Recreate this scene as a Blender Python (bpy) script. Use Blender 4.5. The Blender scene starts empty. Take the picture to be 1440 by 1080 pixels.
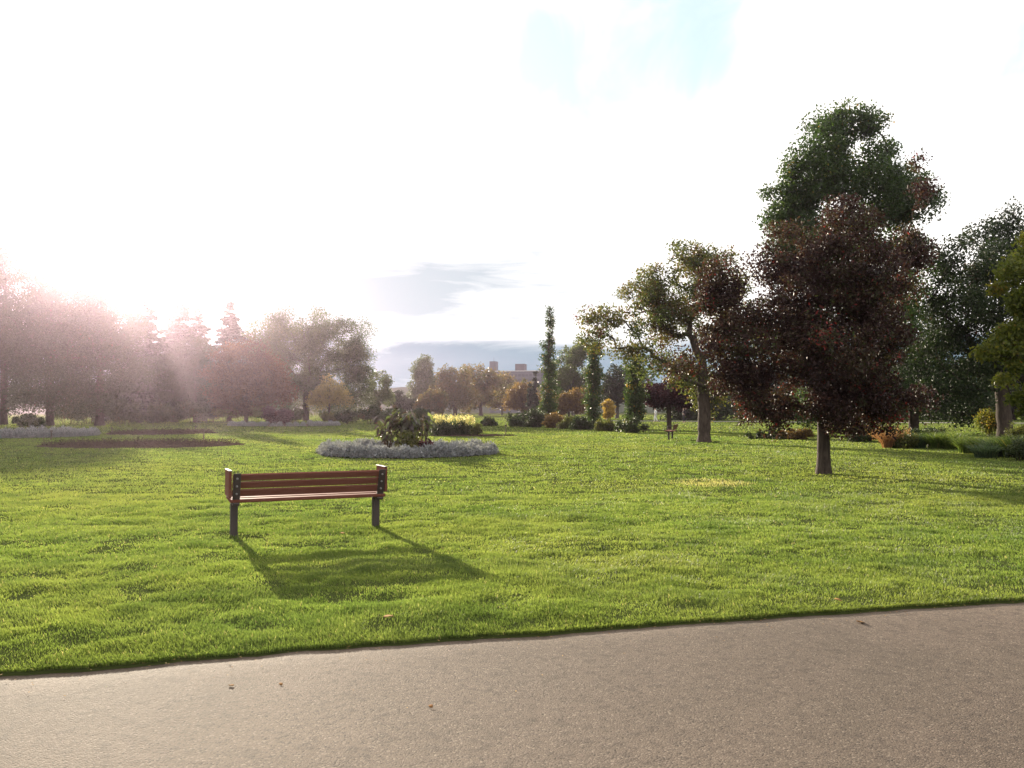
import bpy, math, random
import numpy as np
from mathutils import Vector, Matrix

# ------------------------------------------------------------------ camera, world, sun, exposure
sc = bpy.context.scene
F = 1230.0; HORIZON = 576.0; CAMZ = 1.55
PITCH = math.atan((HORIZON - 540.0) / F)
cam_d = bpy.data.cameras.new('camera'); cam = bpy.data.objects.new('camera', cam_d)
sc.collection.objects.link(cam); sc.camera = cam
cam_d.sensor_width = 36.0; cam_d.lens = 36.0 * F / 1440.0
cam_d.clip_start = 0.05; cam_d.clip_end = 6000
cam.location = (0, 0, CAMZ); cam.rotation_euler = (math.pi / 2 + PITCH, 0, 0)

SUN_AZ = math.radians(-24.4)      # from +Y, negative = to the left
SUN_EL = math.radians(12.3)
EXPOSURE = 1.5
sc.view_settings.view_transform = 'Standard'; sc.view_settings.look = 'None'
sc.view_settings.exposure = EXPOSURE; sc.view_settings.gamma = 1.0
sc.view_settings.use_curve_mapping = False
sc.cycles.use_denoising = True
sc.cycles.max_bounces = 7; sc.cycles.diffuse_bounces = 3; sc.cycles.glossy_bounces = 2
sc.cycles.transmission_bounces = 5; sc.cycles.volume_bounces = 0; sc.cycles.transparent_max_bounces = 6
sc.cycles.sample_clamp_indirect = 4.0

sun_dir = Vector((math.sin(SUN_AZ) * math.cos(SUN_EL), math.cos(SUN_AZ) * math.cos(SUN_EL), math.sin(SUN_EL)))
sd = bpy.data.lights.new('sun', 'SUN'); sun = bpy.data.objects.new('sun', sd); sc.collection.objects.link(sun)
sd.energy = 5.0; sd.angle = math.radians(0.6); sd.color = (1.0, 0.87, 0.68)
sun.rotation_euler = sun_dir.to_track_quat('Z', 'Y').to_euler()

def link(nt, a, b): nt.links.new(a, b)
def node(nt, t, **kw):
    n = nt.nodes.new(t)
    for k, v in kw.items():
        if k in n.inputs.keys() if isinstance(k, str) else False: n.inputs[k].default_value = v
        else: setattr(n, k, v)
    return n
def mathn(nt, op, a, b=None, c=None, clamp=False):
    n = nt.nodes.new('ShaderNodeMath'); n.operation = op; n.use_clamp = clamp
    for i, v in enumerate((a, b, c)):
        if v is None: continue
        if isinstance(v, (int, float)): n.inputs[i].default_value = v
        else: nt.links.new(v, n.inputs[i])
    return n.outputs[0]
def ramp(nt, fac, stops, interp='LINEAR'):
    n = nt.nodes.new('ShaderNodeValToRGB'); cr = n.color_ramp; cr.interpolation = interp
    while len(cr.elements) < len(stops): cr.elements.new(0.5)
    for e, (p, c) in zip(cr.elements, stops):
        e.position = p; e.color = (*c, 1) if len(c) == 3 else c
    if fac is not None: nt.links.new(fac, n.inputs[0])
    return n.outputs[0]
def mixc(nt, fac, a, b, mode='MIX'):
    n = nt.nodes.new('ShaderNodeMix'); n.data_type = 'RGBA'; n.blend_type = mode
    if isinstance(fac, (int, float)): n.inputs[0].default_value = fac
    else: nt.links.new(fac, n.inputs[0])
    for i, v in ((6, a), (7, b)):
        if isinstance(v, tuple): n.inputs[i].default_value = (*v, 1)
        else: nt.links.new(v, n.inputs[i])
    return n.outputs[2]
def noise(nt, vec, scale, detail=4, rough=0.55, dist=0.0):
    n = nt.nodes.new('ShaderNodeTexNoise'); n.inputs['Scale'].default_value = scale
    n.inputs['Detail'].default_value = detail; n.inputs['Roughness'].default_value = rough
    n.inputs['Distortion'].default_value = dist
    if vec is not None: nt.links.new(vec, n.inputs['Vector'])
    return n.outputs['Fac']

world = bpy.data.worlds.new('World'); sc.world = world; world.use_nodes = True
nt = world.node_tree; nt.nodes.clear()
SKY_STRENGTH = 0.1
sky = nt.nodes.new('ShaderNodeTexSky'); sky.sky_type = 'NISHITA'; sky.sun_disc = False
sky.sun_elevation = SUN_EL; sky.sun_rotation = SUN_AZ
sky.air_density = 1.0; sky.dust_density = 1.2; sky.ozone_density = 1.5
tc = nt.nodes.new('ShaderNodeTexCoord'); sep = nt.nodes.new('ShaderNodeSeparateXYZ')
link(nt, tc.outputs['Generated'], sep.inputs[0])
zz = mathn(nt, 'MAXIMUM', sep.outputs[2], 0.0)
zc = mathn(nt, 'ADD', zz, 0.10)
cx = mathn(nt, 'DIVIDE', sep.outputs[0], zc); cy = mathn(nt, 'DIVIDE', sep.outputs[1], zc)
cmb = nt.nodes.new('ShaderNodeCombineXYZ'); link(nt, cx, cmb.inputs[0]); link(nt, cy, cmb.inputs[1])
n1 = noise(nt, cmb.outputs[0], 0.9, 7, 0.58, 0.4)
# thin spot in the cloud deck, high ahead and a little to the right
def dirpix(px, py):
    u = (px - 720) / F; v = (540 - py) / F
    d = Vector((u, math.cos(PITCH) - v * math.sin(PITCH), math.sin(PITCH) + v * math.cos(PITCH)))
    return d.normalized()
def spot(px, py, inner, outer):
    dp = nt.nodes.new('ShaderNodeVectorMath'); dp.operation = 'DOT_PRODUCT'
    link(nt, tc.outputs['Generated'], dp.inputs[0]); dp.inputs[1].default_value = dirpix(px, py)
    mr = nt.nodes.new('ShaderNodeMapRange'); mr.interpolation_type = 'SMOOTHSTEP'
    link(nt, dp.outputs['Value'], mr.inputs[0])
    mr.inputs[1].default_value = math.cos(math.radians(outer)); mr.inputs[2].default_value = math.cos(math.radians(inner))
    return mr.outputs[0]
gap = mathn(nt, 'MAXIMUM', spot(800, 130, 0.5, 8.0), spot(930, 30, 0.5, 8))
gap = mathn(nt, 'MAXIMUM', gap, mathn(nt, 'MULTIPLY', spot(1420, 130, 0.5, 9), 0.55))
n3 = noise(nt, tc.outputs['Generated'], 7.0, 8, 0.6, 0.8)
gapn = mathn(nt, 'MULTIPLY', mathn(nt, 'ADD', mathn(nt, 'MULTIPLY', gap, 1.15), mathn(nt, 'MULTIPLY_ADD', n3, 2.4, -1.45), None, True), mathn(nt, 'MULTIPLY', gap, 1.3, None, True))
cover = mathn(nt, 'SUBTRACT', mathn(nt, 'MULTIPLY_ADD', n1, 1.6, 0.38, True), gapn, None, True)
cloud = ramp(nt, n1, [(0.25, (5.2, 5.0, 4.9)), (0.7, (6.0, 5.8, 5.5))])
col = mixc(nt, cover, mixc(nt, 1.0, sky.outputs[0], (0.9, 1.0, 1.12), 'MULTIPLY'), cloud)
# blue gap in the sky colour
col = mixc(nt, mathn(nt, 'MULTIPLY', gapn, 0.75), col, (2.9, 3.45, 3.65))
# low blue-grey cloud bank over the horizon
st = nt.nodes.new('ShaderNodeCombineXYZ')
az = mathn(nt, 'ARCTAN2', sep.outputs[0], sep.outputs[1])
link(nt, mathn(nt, 'MULTIPLY', az, 2.3), st.inputs[0]); link(nt, mathn(nt, 'MULTIPLY', zz, 15.0), st.inputs[1])
n2 = noise(nt, st.outputs[0], 1.9, 7, 0.6, 0.6)
low = nt.nodes.new('ShaderNodeMapRange'); low.interpolation_type = 'SMOOTHSTEP'
link(nt, zz, low.inputs[0]); low.inputs[1].default_value = 0.10; low.inputs[2].default_value = 0.07
hor = nt.nodes.new('ShaderNodeMapRange'); hor.interpolation_type = 'SMOOTHSTEP'
link(nt, zz, hor.inputs[0]); hor.inputs[1].default_value = 0.085; hor.inputs[2].default_value = 0.055
bank = mathn(nt, 'MULTIPLY', low.outputs[0], mathn(nt, 'ADD', mathn(nt, 'MULTIPLY_ADD', n2, 3.4, -1.2, True), mathn(nt, 'MULTIPLY', hor.outputs[0], 0.75), None, True))
bankc = ramp(nt, n2, [(0.3, (1.15, 1.75, 2.05)), (0.75, (.8, 1.3, 1.7))])
ex_ = mathn(nt, 'DIVIDE', mathn(nt, 'SUBTRACT', az, -0.165), 0.28); ey_ = mathn(nt, 'DIVIDE', mathn(nt, 'SUBTRACT', zz, 0.135), 0.06)
er = mathn(nt, 'SQRT', mathn(nt, 'ADD', mathn(nt, 'MULTIPLY', ex_, ex_), mathn(nt, 'MULTIPLY', ey_, ey_)))
n4 = noise(nt, st.outputs[0], 3.0, 8, 0.6, 0.5)
puff = mathn(nt, 'ADD', mathn(nt, 'SUBTRACT', 1.3, er), mathn(nt, 'MULTIPLY_ADD', n4, 1.9, -.9), None, True)
col = mixc(nt, mathn(nt, 'MULTIPLY', puff, 0.9), col, (1.75, 2.15, 2.4))
col = mixc(nt, bank, col, bankc)
bg = nt.nodes.new('ShaderNodeBackground'); bg.inputs[1].default_value = SKY_STRENGTH
link(nt, col, bg.inputs[0]); wo = nt.nodes.new('ShaderNodeOutputWorld'); link(nt, bg.outputs[0], wo.inputs[0])

# ------------------------------------------------------------------ helpers
rng = np.random.default_rng(7)
random.seed(7)
COL = sc.collection

def gp(px, py):
    """ground point (z = 0) seen at a photo pixel"""
    u = (px - 720) / F; v = (540 - py) / F
    dy = math.cos(PITCH) - v * math.sin(PITCH); dz = math.sin(PITCH) + v * math.cos(PITCH)
    t = CAMZ / -dz
    return (u * t, dy * t)
def wp(px, py, d):
    u = (px - 720) / F; v = (540 - py) / F
    dy = math.cos(PITCH) - v * math.sin(PITCH); dz = math.sin(PITCH) + v * math.cos(PITCH)
    t = d / dy
    return np.array((u * t, d, CAMZ + dz * t))

def hash2(ix, iy, s):
    h = (ix.astype(np.int64) * 374761393 + iy.astype(np.int64) * 668265263 + s * 974711) & 0x7fffffff
    h = (h ^ (h >> 13)) * 1274126177 & 0x7fffffff
    return ((h ^ (h >> 16)) & 0xffff) / 65535.0
def vnoise(x, y, s=0):
    ix = np.floor(x); iy = np.floor(y); fx = x - ix; fy = y - iy
    fx = fx * fx * (3 - 2 * fx); fy = fy * fy * (3 - 2 * fy)
    a = hash2(ix, iy, s); b = hash2(ix + 1, iy, s); c = hash2(ix, iy + 1, s); d = hash2(ix + 1, iy + 1, s)
    return (a * (1 - fx) + b * fx) * (1 - fy) + (c * (1 - fx) + d * fx) * fy

EDGE = sorted(gp(*p) for p in ((0, 945), (200, 930), (460, 910), (720, 890), (1160, 860), (1440, 842)))
EX = np.array([p[0] for p in EDGE]); EY = np.array([p[1] for p in EDGE])
def edge_y(x):
    x = np.asarray(x, float)
    y = np.interp(x, EX, EY)
    y = np.where(x < EX[0], EY[0] + (x - EX[0]) * 0.24, y)
    y = np.where(x > EX[-1], EY[-1] + (x - EX[-1]) * 0.25, y)
    return y + 0.07 + 0.035 * (vnoise(x * 1.6, x * 0 + 3.3, 5) - 0.5) + 0.05 * (vnoise(x * 4.3, x * 0 + 1.3, 6) - 0.5) + 0.035 * (vnoise(x * 14, x * 0 + 2.3, 8) - 0.5)
PATH_W = 6.2
def gz(x, y):
    x = np.asarray(x, float); y = np.asarray(y, float)
    d = np.hypot(x, y)
    fade = np.clip(1.25 - d / 60, 0.0, 1)
    near = np.clip(1.2 - d / 30, 0, 1)
    h = 0.022 * (vnoise(x / 1.7, y / 1.7, 1) - 0.5) * fade + 0.034 * (vnoise(x / 0.45, y / 0.45, 2) - 0.5) * near + 0.03 * (vnoise(x / 0.2, y / 0.2, 3) - 0.5) * near
    e = edge_y(x)
    k = np.clip((y - e) / 0.5, 0, 1)
    h = h * k + 0.012 * k - 0.014 * (1 - k)
    return h
def gz_sheet(x, y):
    e = edge_y(x); on = (y < e + 0.16) & (y > e - PATH_W)
    return np.where(on, -0.07, gz(x, y))

def mesh_np(name, verts, faces, mat, parent=None, attrs=None, smooth=True):
    """verts (n,3); faces = list of (m,k) int arrays; attrs = {name: per-face floats}"""
    me = bpy.data.meshes.new(name)
    verts = np.asarray(verts, np.float32)
    faces = [np.asarray(f, np.int32) for f in faces if len(f)]
    me.vertices.add(len(verts)); me.vertices.foreach_set('co', verts.ravel())
    tot = np.concatenate([np.full(len(f), f.shape[1], np.int32) for f in faces])
    loops = np.concatenate([f.ravel() for f in faces])
    me.loops.add(len(loops)); me.loops.foreach_set('vertex_index', loops)
    me.polygons.add(len(tot))
    me.polygons.foreach_set('loop_start', np.concatenate([[0], np.cumsum(tot)[:-1]]).astype(np.int32))
    try: me.polygons.foreach_set('loop_total', tot)
    except Exception: pass
    me.polygons.foreach_set('use_smooth', np.full(len(tot), smooth))
    for k, v in (attrs or {}).items():
        a = me.attributes.new(k, 'FLOAT', 'FACE'); a.data.foreach_set('value', np.asarray(v, np.float32))
    me.update(calc_edges=True); me.validate()
    o = bpy.data.objects.new(name, me); COL.objects.link(o)
    if mat: me.materials.append(mat)
    if parent: o.parent = parent
    return o
def tag(o, label, cat, group=None):
    o['label'] = label; o['category'] = cat
    if group: o['group'] = group
    return o
def empty(name, loc, label, cat, group=None, rz=0.0):
    o = bpy.data.objects.new(name, None); COL.objects.link(o)
    o.empty_display_size = 0.2; o.location = tuple(float(v) for v in loc); o.rotation_euler = (0, 0, rz)
    return tag(o, label, cat, group)
def copy_tree(o, parent=None):
    c = o.copy(); COL.objects.link(c)
    if parent: c.parent = parent
    for ch in list(o.children): copy_tree(ch, c)
    return c

class MB:
    """collects boxes and tubes into one mesh"""
    def __init__(s): s.v = []; s.f4 = []; s.n = 0
    def add(s, v, f):
        s.v.append(np.asarray(v, float)); s.f4.append(np.asarray(f) + s.n); s.n += len(v)
    def box(s, c, size, rot=None, bev=0.006):
        hx, hy, hz = [q / 2 for q in size]; b = min(bev, hx * .5, hy * .5, hz * .5)
        # chamfered box: 24 verts
        P = []; idx = {}
        for sx in (-1, 1):
            for sy in (-1, 1):
                for sz in (-1, 1):
                    for ax in range(3):
                        p = [sx * hx, sy * hy, sz * hz]
                        for q in range(3):
                            if q != ax: p[q] -= (sx, sy, sz)[q] * b
                        idx[(sx, sy, sz, ax)] = len(P); P.append(p)
        Fq = []
        for ax in range(3):
            o1, o2 = (ax + 1) % 3, (ax + 2) % 3
            for s_ in (-1, 1):
                q = []
                for a, bb in ((-1, -1), (1, -1), (1, 1), (-1, 1)):
                    k = [0, 0, 0]; k[ax] = s_; k[o1] = a; k[o2] = bb
                    q.append(idx[(*k, ax)])
                Fq.append(q if s_ > 0 else q[::-1])
        for ax in range(3):
            o1, o2 = (ax + 1) % 3, (ax + 2) % 3
            for a in (-1, 1):
                for bb in (-1, 1):
                    k0 = [0, 0, 0]; k1 = [0, 0, 0]
                    k0[ax] = -1; k1[ax] = 1; k0[o1] = k1[o1] = a; k0[o2] = k1[o2] = bb
                    q = [idx[(*k0, o1)], idx[(*k1, o1)], idx[(*k1, o2)], idx[(*k0, o2)]]
                    Fq.append(q if a * bb > 0 else q[::-1])
        tri = []
        for sx in (-1, 1):
            for sy in (-1, 1):
                for sz in (-1, 1):
                    q = [idx[(sx, sy, sz, a)] for a in range(3)]
                    if sx * sy * sz < 0: q = q[::-1]
                    tri.append([q[0], q[1], q[2], q[2]])
        P = np.array(P)
        if rot is not None: P = P @ np.array(rot).T
        P = P + np.array(c)
        s.v.append(P); base = s.n; s.n += len(P)
        s.f4.append(np.array(Fq) + base)
        s.tri = getattr(s, 'tri', []); s.tri.append(np.array(tri)[:, :3] + base)
        return s
    def tube(s, pts, radii, sides=6, cap=True):
        pts = np.asarray(pts, float); radii = np.asarray(radii, float); n = len(pts)
        t = np.gradient(pts, axis=0); t /= np.linalg.norm(t, axis=1, keepdims=True) + 1e-9
        ref = np.array((0.31, 0.95, 0.05)) if abs(t[0] @ np.array((0.31, 0.95, 0.05))) < 0.9 else np.array((1.0, 0, 0))
        u = np.cross(t, ref); u /= np.linalg.norm(u, axis=1, keepdims=True) + 1e-9
        w = np.cross(t, u)
        a = np.arange(sides) * 2 * math.pi / sides
        V = pts[:, None] + radii[:, None, None] * (np.cos(a)[None, :, None] * u[:, None] + np.sin(a)[None, :, None] * w[:, None])
        i = np.arange(n - 1)[:, None] * sides; j = np.arange(sides)[None]; j2 = (j + 1) % sides
        Fq = np.stack([i + j, i + j2, i + sides + j2, i + sides + j], -1).reshape(-1, 4)
        V = V.reshape(-1, 3)
        s.add(V, Fq)
        if cap:
            c = len(V); s.v.append(pts[-1][None] + t[-1][None] * radii[-1] * 0.3); 
            b = s.n; s.n += 1; l = b - sides
            s.tri = getattr(s, 'tri', [])
            s.tri.append(np.array([[l + k, l + (k + 1) % sides, b] for k in range(sides)]))
        return s
    def lathe(s, c, prof, sides=12):
        return s.tube([(c[0], c[1], c[2] + z) for r, z in prof], [max(r, 1e-4) for r, z in prof], sides)
    def build(s, name, mat, parent=None, smooth=False, attrs=None):
        fs = [np.concatenate(s.f4)] if s.f4 else []
        if getattr(s, 'tri', None): fs.append(np.concatenate(s.tri))
        return mesh_np(name, np.concatenate(s.v), fs, mat, parent, attrs, smooth)

# ------------------------------------------------------------------ materials
def new_mat(name):
    m = bpy.data.materials.new(name); m.use_nodes = True; m.node_tree.nodes.clear()
    o = m.node_tree.nodes.new('ShaderNodeOutputMaterial'); return m, m.node_tree, o
def principled(nt, color, rough=0.6, spec=0.4, metal=0.0, bump=None, bstr=0.3, bdist=0.01):
    p = nt.nodes.new('ShaderNodeBsdfPrincipled')
    if isinstance(color, tuple): p.inputs['Base Color'].default_value = (*color, 1)
    else: nt.links.new(color, p.inputs['Base Color'])
    if isinstance(rough, (int, float)): p.inputs['Roughness'].default_value = rough
    else: nt.links.new(rough, p.inputs['Roughness'])
    p.inputs['Specular IOR Level'].default_value = spec; p.inputs['Metallic'].default_value = metal
    if bump is not None:
        b = nt.nodes.new('ShaderNodeBump'); b.inputs['Strength'].default_value = bstr; b.inputs['Distance'].default_value = bdist
        nt.links.new(bump, b.inputs['Height']); nt.links.new(b.outputs[0], p.inputs['Normal'])
    return p
def objco(nt):
    return nt.nodes.new('ShaderNodeTexCoord').outputs['Object']

def leaf_mat(name, stops, trans=0.4, rough=0.45, spec=0.35, tgain=1.7):
    m, nt, o = new_mat(name)
    a = nt.nodes.new('ShaderNodeAttribute'); a.attribute_name = 'tint'
    c = ramp(nt, a.outputs['Fac'], stops)
    p = principled(nt, c, rough, spec)
    t = nt.nodes.new('ShaderNodeBsdfTranslucent')
    nt.links.new(mixc(nt, 1.0, c, (tgain, tgain * 0.98, tgain * 0.7), 'MULTIPLY'), t.inputs[0])
    mx = nt.nodes.new('ShaderNodeMixShader'); mx.inputs[0].default_value = trans
    nt.links.new(p.outputs[0], mx.inputs[1]); nt.links.new(t.outputs[0], mx.inputs[2]); nt.links.new(mx.outputs[0], o.inputs[0])
    return m
M = {}
M['maroon'] = leaf_mat('maroon_leaf', [(0, (.016, .008, .009)), (.4, (.034, .014, .014)), (.62, (.042, .026, .016)), (.84, (.034, .040, .014)), (.97, (.075, .018, .014)), (1, (.16, .02, .018))], 0.33, 0.5, 0.3)
M['maroon_small'] = leaf_mat('dark_plum_leaf', [(0, (.02, .007, .012)), (.6, (.05, .012, .02)), (1, (.09, .03, .025))], 0.35)
M['old_tree'] = leaf_mat('mottled_leaf', [(0, (.035, .05, .014)), (.4, (.06, .08, .02)), (.68, (.11, .10, .025)), (.88, (.09, .045, .02)), (1, (.06, .018, .016))], 0.45)
M['green'] = leaf_mat('green_leaf', [(0, (.018, .038, .010)), (.5, (.032, .062, .014)), (.85, (.055, .085, .018)), (1, (.20, .13, .02))], 0.38)
M['dark_olive'] = leaf_mat('dark_olive_leaf', [(0, (.022, .038, .012)), (.5, (.042, .066, .018)), (.9, (.08, .105, .025)), (1, (.13, .12, .03))], 0.38)
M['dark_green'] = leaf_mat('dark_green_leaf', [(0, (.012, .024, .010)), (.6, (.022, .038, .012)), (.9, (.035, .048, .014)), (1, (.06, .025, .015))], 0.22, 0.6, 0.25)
M['oak'] = leaf_mat('yellow_green_leaf', [(0, (.05, .07, .012)), (.5, (.10, .12, .02)), (.85, (.17, .15, .025)), (1, (.22, .13, .025))], 0.55)
M['pale_green'] = leaf_mat('pale_green_leaf', [(0, (.045, .065, .025)), (.5, (.07, .095, .035)), (1, (.12, .13, .05))], 0.4)
M['orange'] = leaf_mat('orange_leaf', [(0, (.07, .045, .016)), (.5, (.12, .075, .022)), (.85, (.20, .125, .032)), (1, (.08, .085, .03))], 0.42)
M['red_orange'] = leaf_mat('red_orange_leaf', [(0, (.04, .022, .012)), (.5, (.070, .034, .016)), (1, (.125, .070, .026))], 0.42)
M['brown_orange'] = leaf_mat('brown_orange_leaf', [(0, (.05, .062, .018)), (.4, (.085, .078, .022)), (.75, (.15, .09, .026)), (1, (.06, .085, .024))], 0.46)
M['yellow'] = leaf_mat('yellow_leaf', [(0, (.18, .12, .025)), (.5, (.28, .19, .035)), (1, (.38, .28, .06))], 0.45)
M['yellow_pale'] = leaf_mat('pale_yellow_leaf', [(0, (.13, .11, .04)), (.5, (.22, .17, .06)), (1, (.30, .24, .08))], 0.45)
M['hedge'] = leaf_mat('hedge_leaf', [(0, (.015, .028, .010)), (.5, (.028, .045, .014)), (.85, (.05, .065, .018)), (1, (.10, .05, .02))], 0.35)
M['bush_gold'] = leaf_mat('gold_bush_leaf', [(0, (.04, .05, .014)), (.5, (.08, .09, .02)), (1, (.15, .13, .03))], 0.42)
M['needle'] = leaf_mat('needle', [(0, (.010, .018, .012)), (.6, (.020, .036, .018)), (1, (.035, .05, .02))], 0.2)
M['silver'] = leaf_mat('silver_leaf', [(0, (.13, .14, .16)), (.5, (.23, .24, .26)), (1, (.38, .39, .40))], 0.22, 0.7, 0.2, 1.1)
M['bronze'] = leaf_mat('bronze_leaf', [(0, (.02, .014, .013)), (.42, (.042, .028, .022)), (.62, (.045, .065, .022)), (1, (.11, .14, .035))], 0.4, 0.3, 0.5, 2.2)
M['bloom'] = leaf_mat('yellow_bloom', [(0, (.30, .26, .09)), (.5, (.46, .42, .18)), (1, (.6, .56, .34))], 0.45)
M['plume'] = leaf_mat('tan_plume', [(0, (.16, .08, .035)), (.5, (.24, .125, .06)), (1, (.34, .20, .10))], 0.45)
M['reed'] = leaf_mat('reed_blade', [(0, (.04, .07, .015)), (.5, (.08, .12, .025)), (.85, (.15, .17, .04)), (1, (.28, .2, .07))], 0.45)
M['blue_reed'] = leaf_mat('blue_reed_blade', [(0, (.03, .055, .03)), (.6, (.055, .085, .045)), (1, (.12, .14, .05))], 0.4)
M['withered'] = leaf_mat('withered_leaf', [(0, (.025, .018, .015)), (.6, (.05, .034, .026)), (1, (.08, .06, .035))], 0.1, 1.0, 0.0)
M['litter'] = leaf_mat('fallen_leaf', [(0, (.17, .085, .035)), (.5, (.25, .15, .06)), (1, (.34, .23, .11))], 0.15, 0.9, 0.05)

def bark_mat(name, c1, c2, scale=6):
    m, nt, o = new_mat(name); co = objco(nt)
    mp = nt.nodes.new('ShaderNodeMapping'); mp.inputs['Scale'].default_value = (scale, scale, scale * 0.22); nt.links.new(co, mp.inputs[0])
    n = noise(nt, mp.outputs[0], 2.2, 6, 0.65, 0.6)
    p = principled(nt, ramp(nt, n, [(0.3, c1), (0.7, c2)]), 0.9, 0.15, 0, n, 0.9, 0.04)
    nt.links.new(p.outputs[0], o.inputs[0]); return m
M['bark'] = bark_mat('bark', (.025, .019, .015), (.085, .066, .052))
M['bark_grey'] = bark_mat('grey_bark', (.05, .045, .04), (.15, .135, .115))
M['stem'] = bark_mat('green_stem', (.03, .03, .012), (.08, .06, .03), 20)

def wood_mat(name, c1, c2, rough=0.7):
    m, nt, o = new_mat(name); co = objco(nt)
    mp = nt.nodes.new('ShaderNodeMapping'); mp.inputs['Scale'].default_value = (1.2, 22, 22); nt.links.new(co, mp.inputs[0])
    n = noise(nt, mp.outputs[0], 2.0, 6, 0.65, 0.8)
    n3 = noise(nt, co, 5.0, 3)
    c = mixc(nt, n3, ramp(nt, n, [(0.25, c1), (0.75, c2)]), c1)
    p = principled(nt, c, rough, 0.05, 0, n, 0.25, 0.003); nt.links.new(p.outputs[0], o.inputs[0]); return m
M['wood'] = wood_mat('red_brown_slat', (.115, .042, .030), (.185, .074, .053))
def steel(name, c, rough):
    m, nt, o = new_mat(name); n = noise(nt, objco(nt), 30, 4)
    p = principled(nt, mixc(nt, n, c, tuple(v * 1.5 for v in c)), rough, 0.5, 0, n, 0.08, 0.002); nt.links.new(p.outputs[0], o.inputs[0]); return m
M['steel'] = steel('dark_brown_steel', (.028, .020, .018), 0.6)
M['bolt'] = steel('bolt_zinc', (.15, .145, .14), 0.5)
M['stake'] = steel('dark_stake', (.05, .035, .025), 0.8)

def simple(name, c, rough=0.8, var=0.35, scale=3, spec=.2):
    m, nt, o = new_mat(name); n = noise(nt, objco(nt), scale, 5)
    p = principled(nt, mixc(nt, n, tuple(v * (1 - var) for v in c), tuple(v * (1 + var) for v in c)), rough, spec)
    nt.links.new(p.outputs[0], o.inputs[0]); return m
M['soil'] = simple('soil', (.04, .027, .021), 1.0, 0.6, 9, 0.0)
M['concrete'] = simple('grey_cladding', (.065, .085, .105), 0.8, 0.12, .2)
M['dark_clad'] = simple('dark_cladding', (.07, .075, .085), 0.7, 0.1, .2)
M['roof_white'] = simple('white_roof_edge', (.4, .4, .4), 0.6, 0.05, .2)
M['glass'] = simple('dark_glass', (.05, .06, .075), 0.15, 0.2, .3)
M['skin'] = simple('skin', (.45, .27, .19), 0.6, 0.05)
M['cloth_white'] = simple('white_cloth', (.65, .65, .65), 0.9, 0.08)
M['cloth_dark'] = simple('dark_cloth', (.03, .03, .038), 0.9, 0.2)
M['hair'] = simple('hair', (.03, .02, .015), 0.6, 0.2)
M['far_path'] = simple('far_path', (.22, .20, .18), 0.9, 0.1, .5)
M['hill'] = simple('hill', (.04, .06, .035), 0.95, 0.4, .01)

# ground
m, nt, o = new_mat('lawn'); M['lawn'] = m; co = nt.nodes.new('ShaderNodeTexCoord').outputs['Object']
nA = noise(nt, co, 0.22, 5, 0.6); nB = noise(nt, co, 2.6, 5, 0.6); nC = noise(nt, co, 30, 3)
c = mixc(nt, nB, (.022, .030, .012), (.05, .065, .02)); c = mixc(nt, mathn(nt, 'MULTIPLY', nA, 0.4), c, (.07, .08, .022))
p = nt.nodes.new('ShaderNodeBsdfDiffuse'); nt.links.new(c, p.inputs[0])
nt.links.new(p.outputs[0], o.inputs[0])
# grass blades
m, nt, o = new_mat('grass_blade'); M['grass'] = m
a = nt.nodes.new('ShaderNodeAttribute'); a.attribute_name = 'tint'
co = nt.nodes.new('ShaderNodeTexCoord').outputs['Object']
c = ramp(nt, a.outputs['Fac'], [(0, (.032, .064, .016)), (.4, (.078, .132, .030)), (.75, (.122, .176, .044)), (.93, (.185, .20, .075)), (1, (.36, .31, .17))])
nA = noise(nt, co, 0.16, 4, 0.6); nB = noise(nt, co, 1.3, 5, 0.65)
c = mixc(nt, ramp(nt, nA, [(0.3, (0, 0, 0)), (0.65, (.65, .65, .65))]), c, (.170, .182, .05))
c = mixc(nt, ramp(nt, nB, [(0.36, (.5, .5, .5)), (0.55, (0, 0, 0))]), c, (.028, .054, .014))
p = principled(nt, c, 0.5, 0.25)
t = nt.nodes.new('ShaderNodeBsdfTranslucent'); nt.links.new(mixc(nt, 1.0, c, (1.95, 1.95, 1.25), 'MULTIPLY'), t.inputs[0])
mx = nt.nodes.new('ShaderNodeMixShader'); mx.inputs[0].default_value = 0.5
nt.links.new(p.outputs[0], mx.inputs[1]); nt.links.new(t.outputs[0], mx.inputs[2]); nt.links.new(mx.outputs[0], o.inputs[0])
# asphalt path
m, nt, o = new_mat('asphalt'); M['asphalt'] = m; co = nt.nodes.new('ShaderNodeTexCoord').outputs['Object']
vo = nt.nodes.new('ShaderNodeTexVoronoi'); vo.inputs['Scale'].default_value = 110; nt.links.new(co, vo.inputs['Vector'])
vs = nt.nodes.new('ShaderNodeSeparateColor'); nt.links.new(vo.outputs['Color'], vs.inputs[0])
nS = noise(nt, co, 60, 5, 0.7); nL = noise(nt, co, 0.9, 5, 0.6, 0.5); nM = noise(nt, co, 14, 5, 0.65)
nW = noise(nt, co, 0.33, 4, 0.6, 0.8)
c = mixc(nt, nL, (.064, .047, .034), (.104, .081, .061))
c = mixc(nt, ramp(nt, nW, [(0.4, (0, 0, 0)), (0.62, (.75, .75, .75))]), c, (.125, .094, .072))
c = mixc(nt, ramp(nt, vs.outputs[0], [(0.0, (.75, .75, .75)), (0.16, (.5, .5, .5)), (0.22, (0, 0, 0)), (0.9, (0, 0, 0)), (0.97, (.35, .35, .35))]), c, mixc(nt, vs.outputs[0], (.018, .014, .012), (.30, .25, .20)))
c = mixc(nt, ramp(nt, nM, [(0.5, (0, 0, 0)), (0.68, (.6, .6, .6))]), c, (.04, .03, .024))
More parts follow.
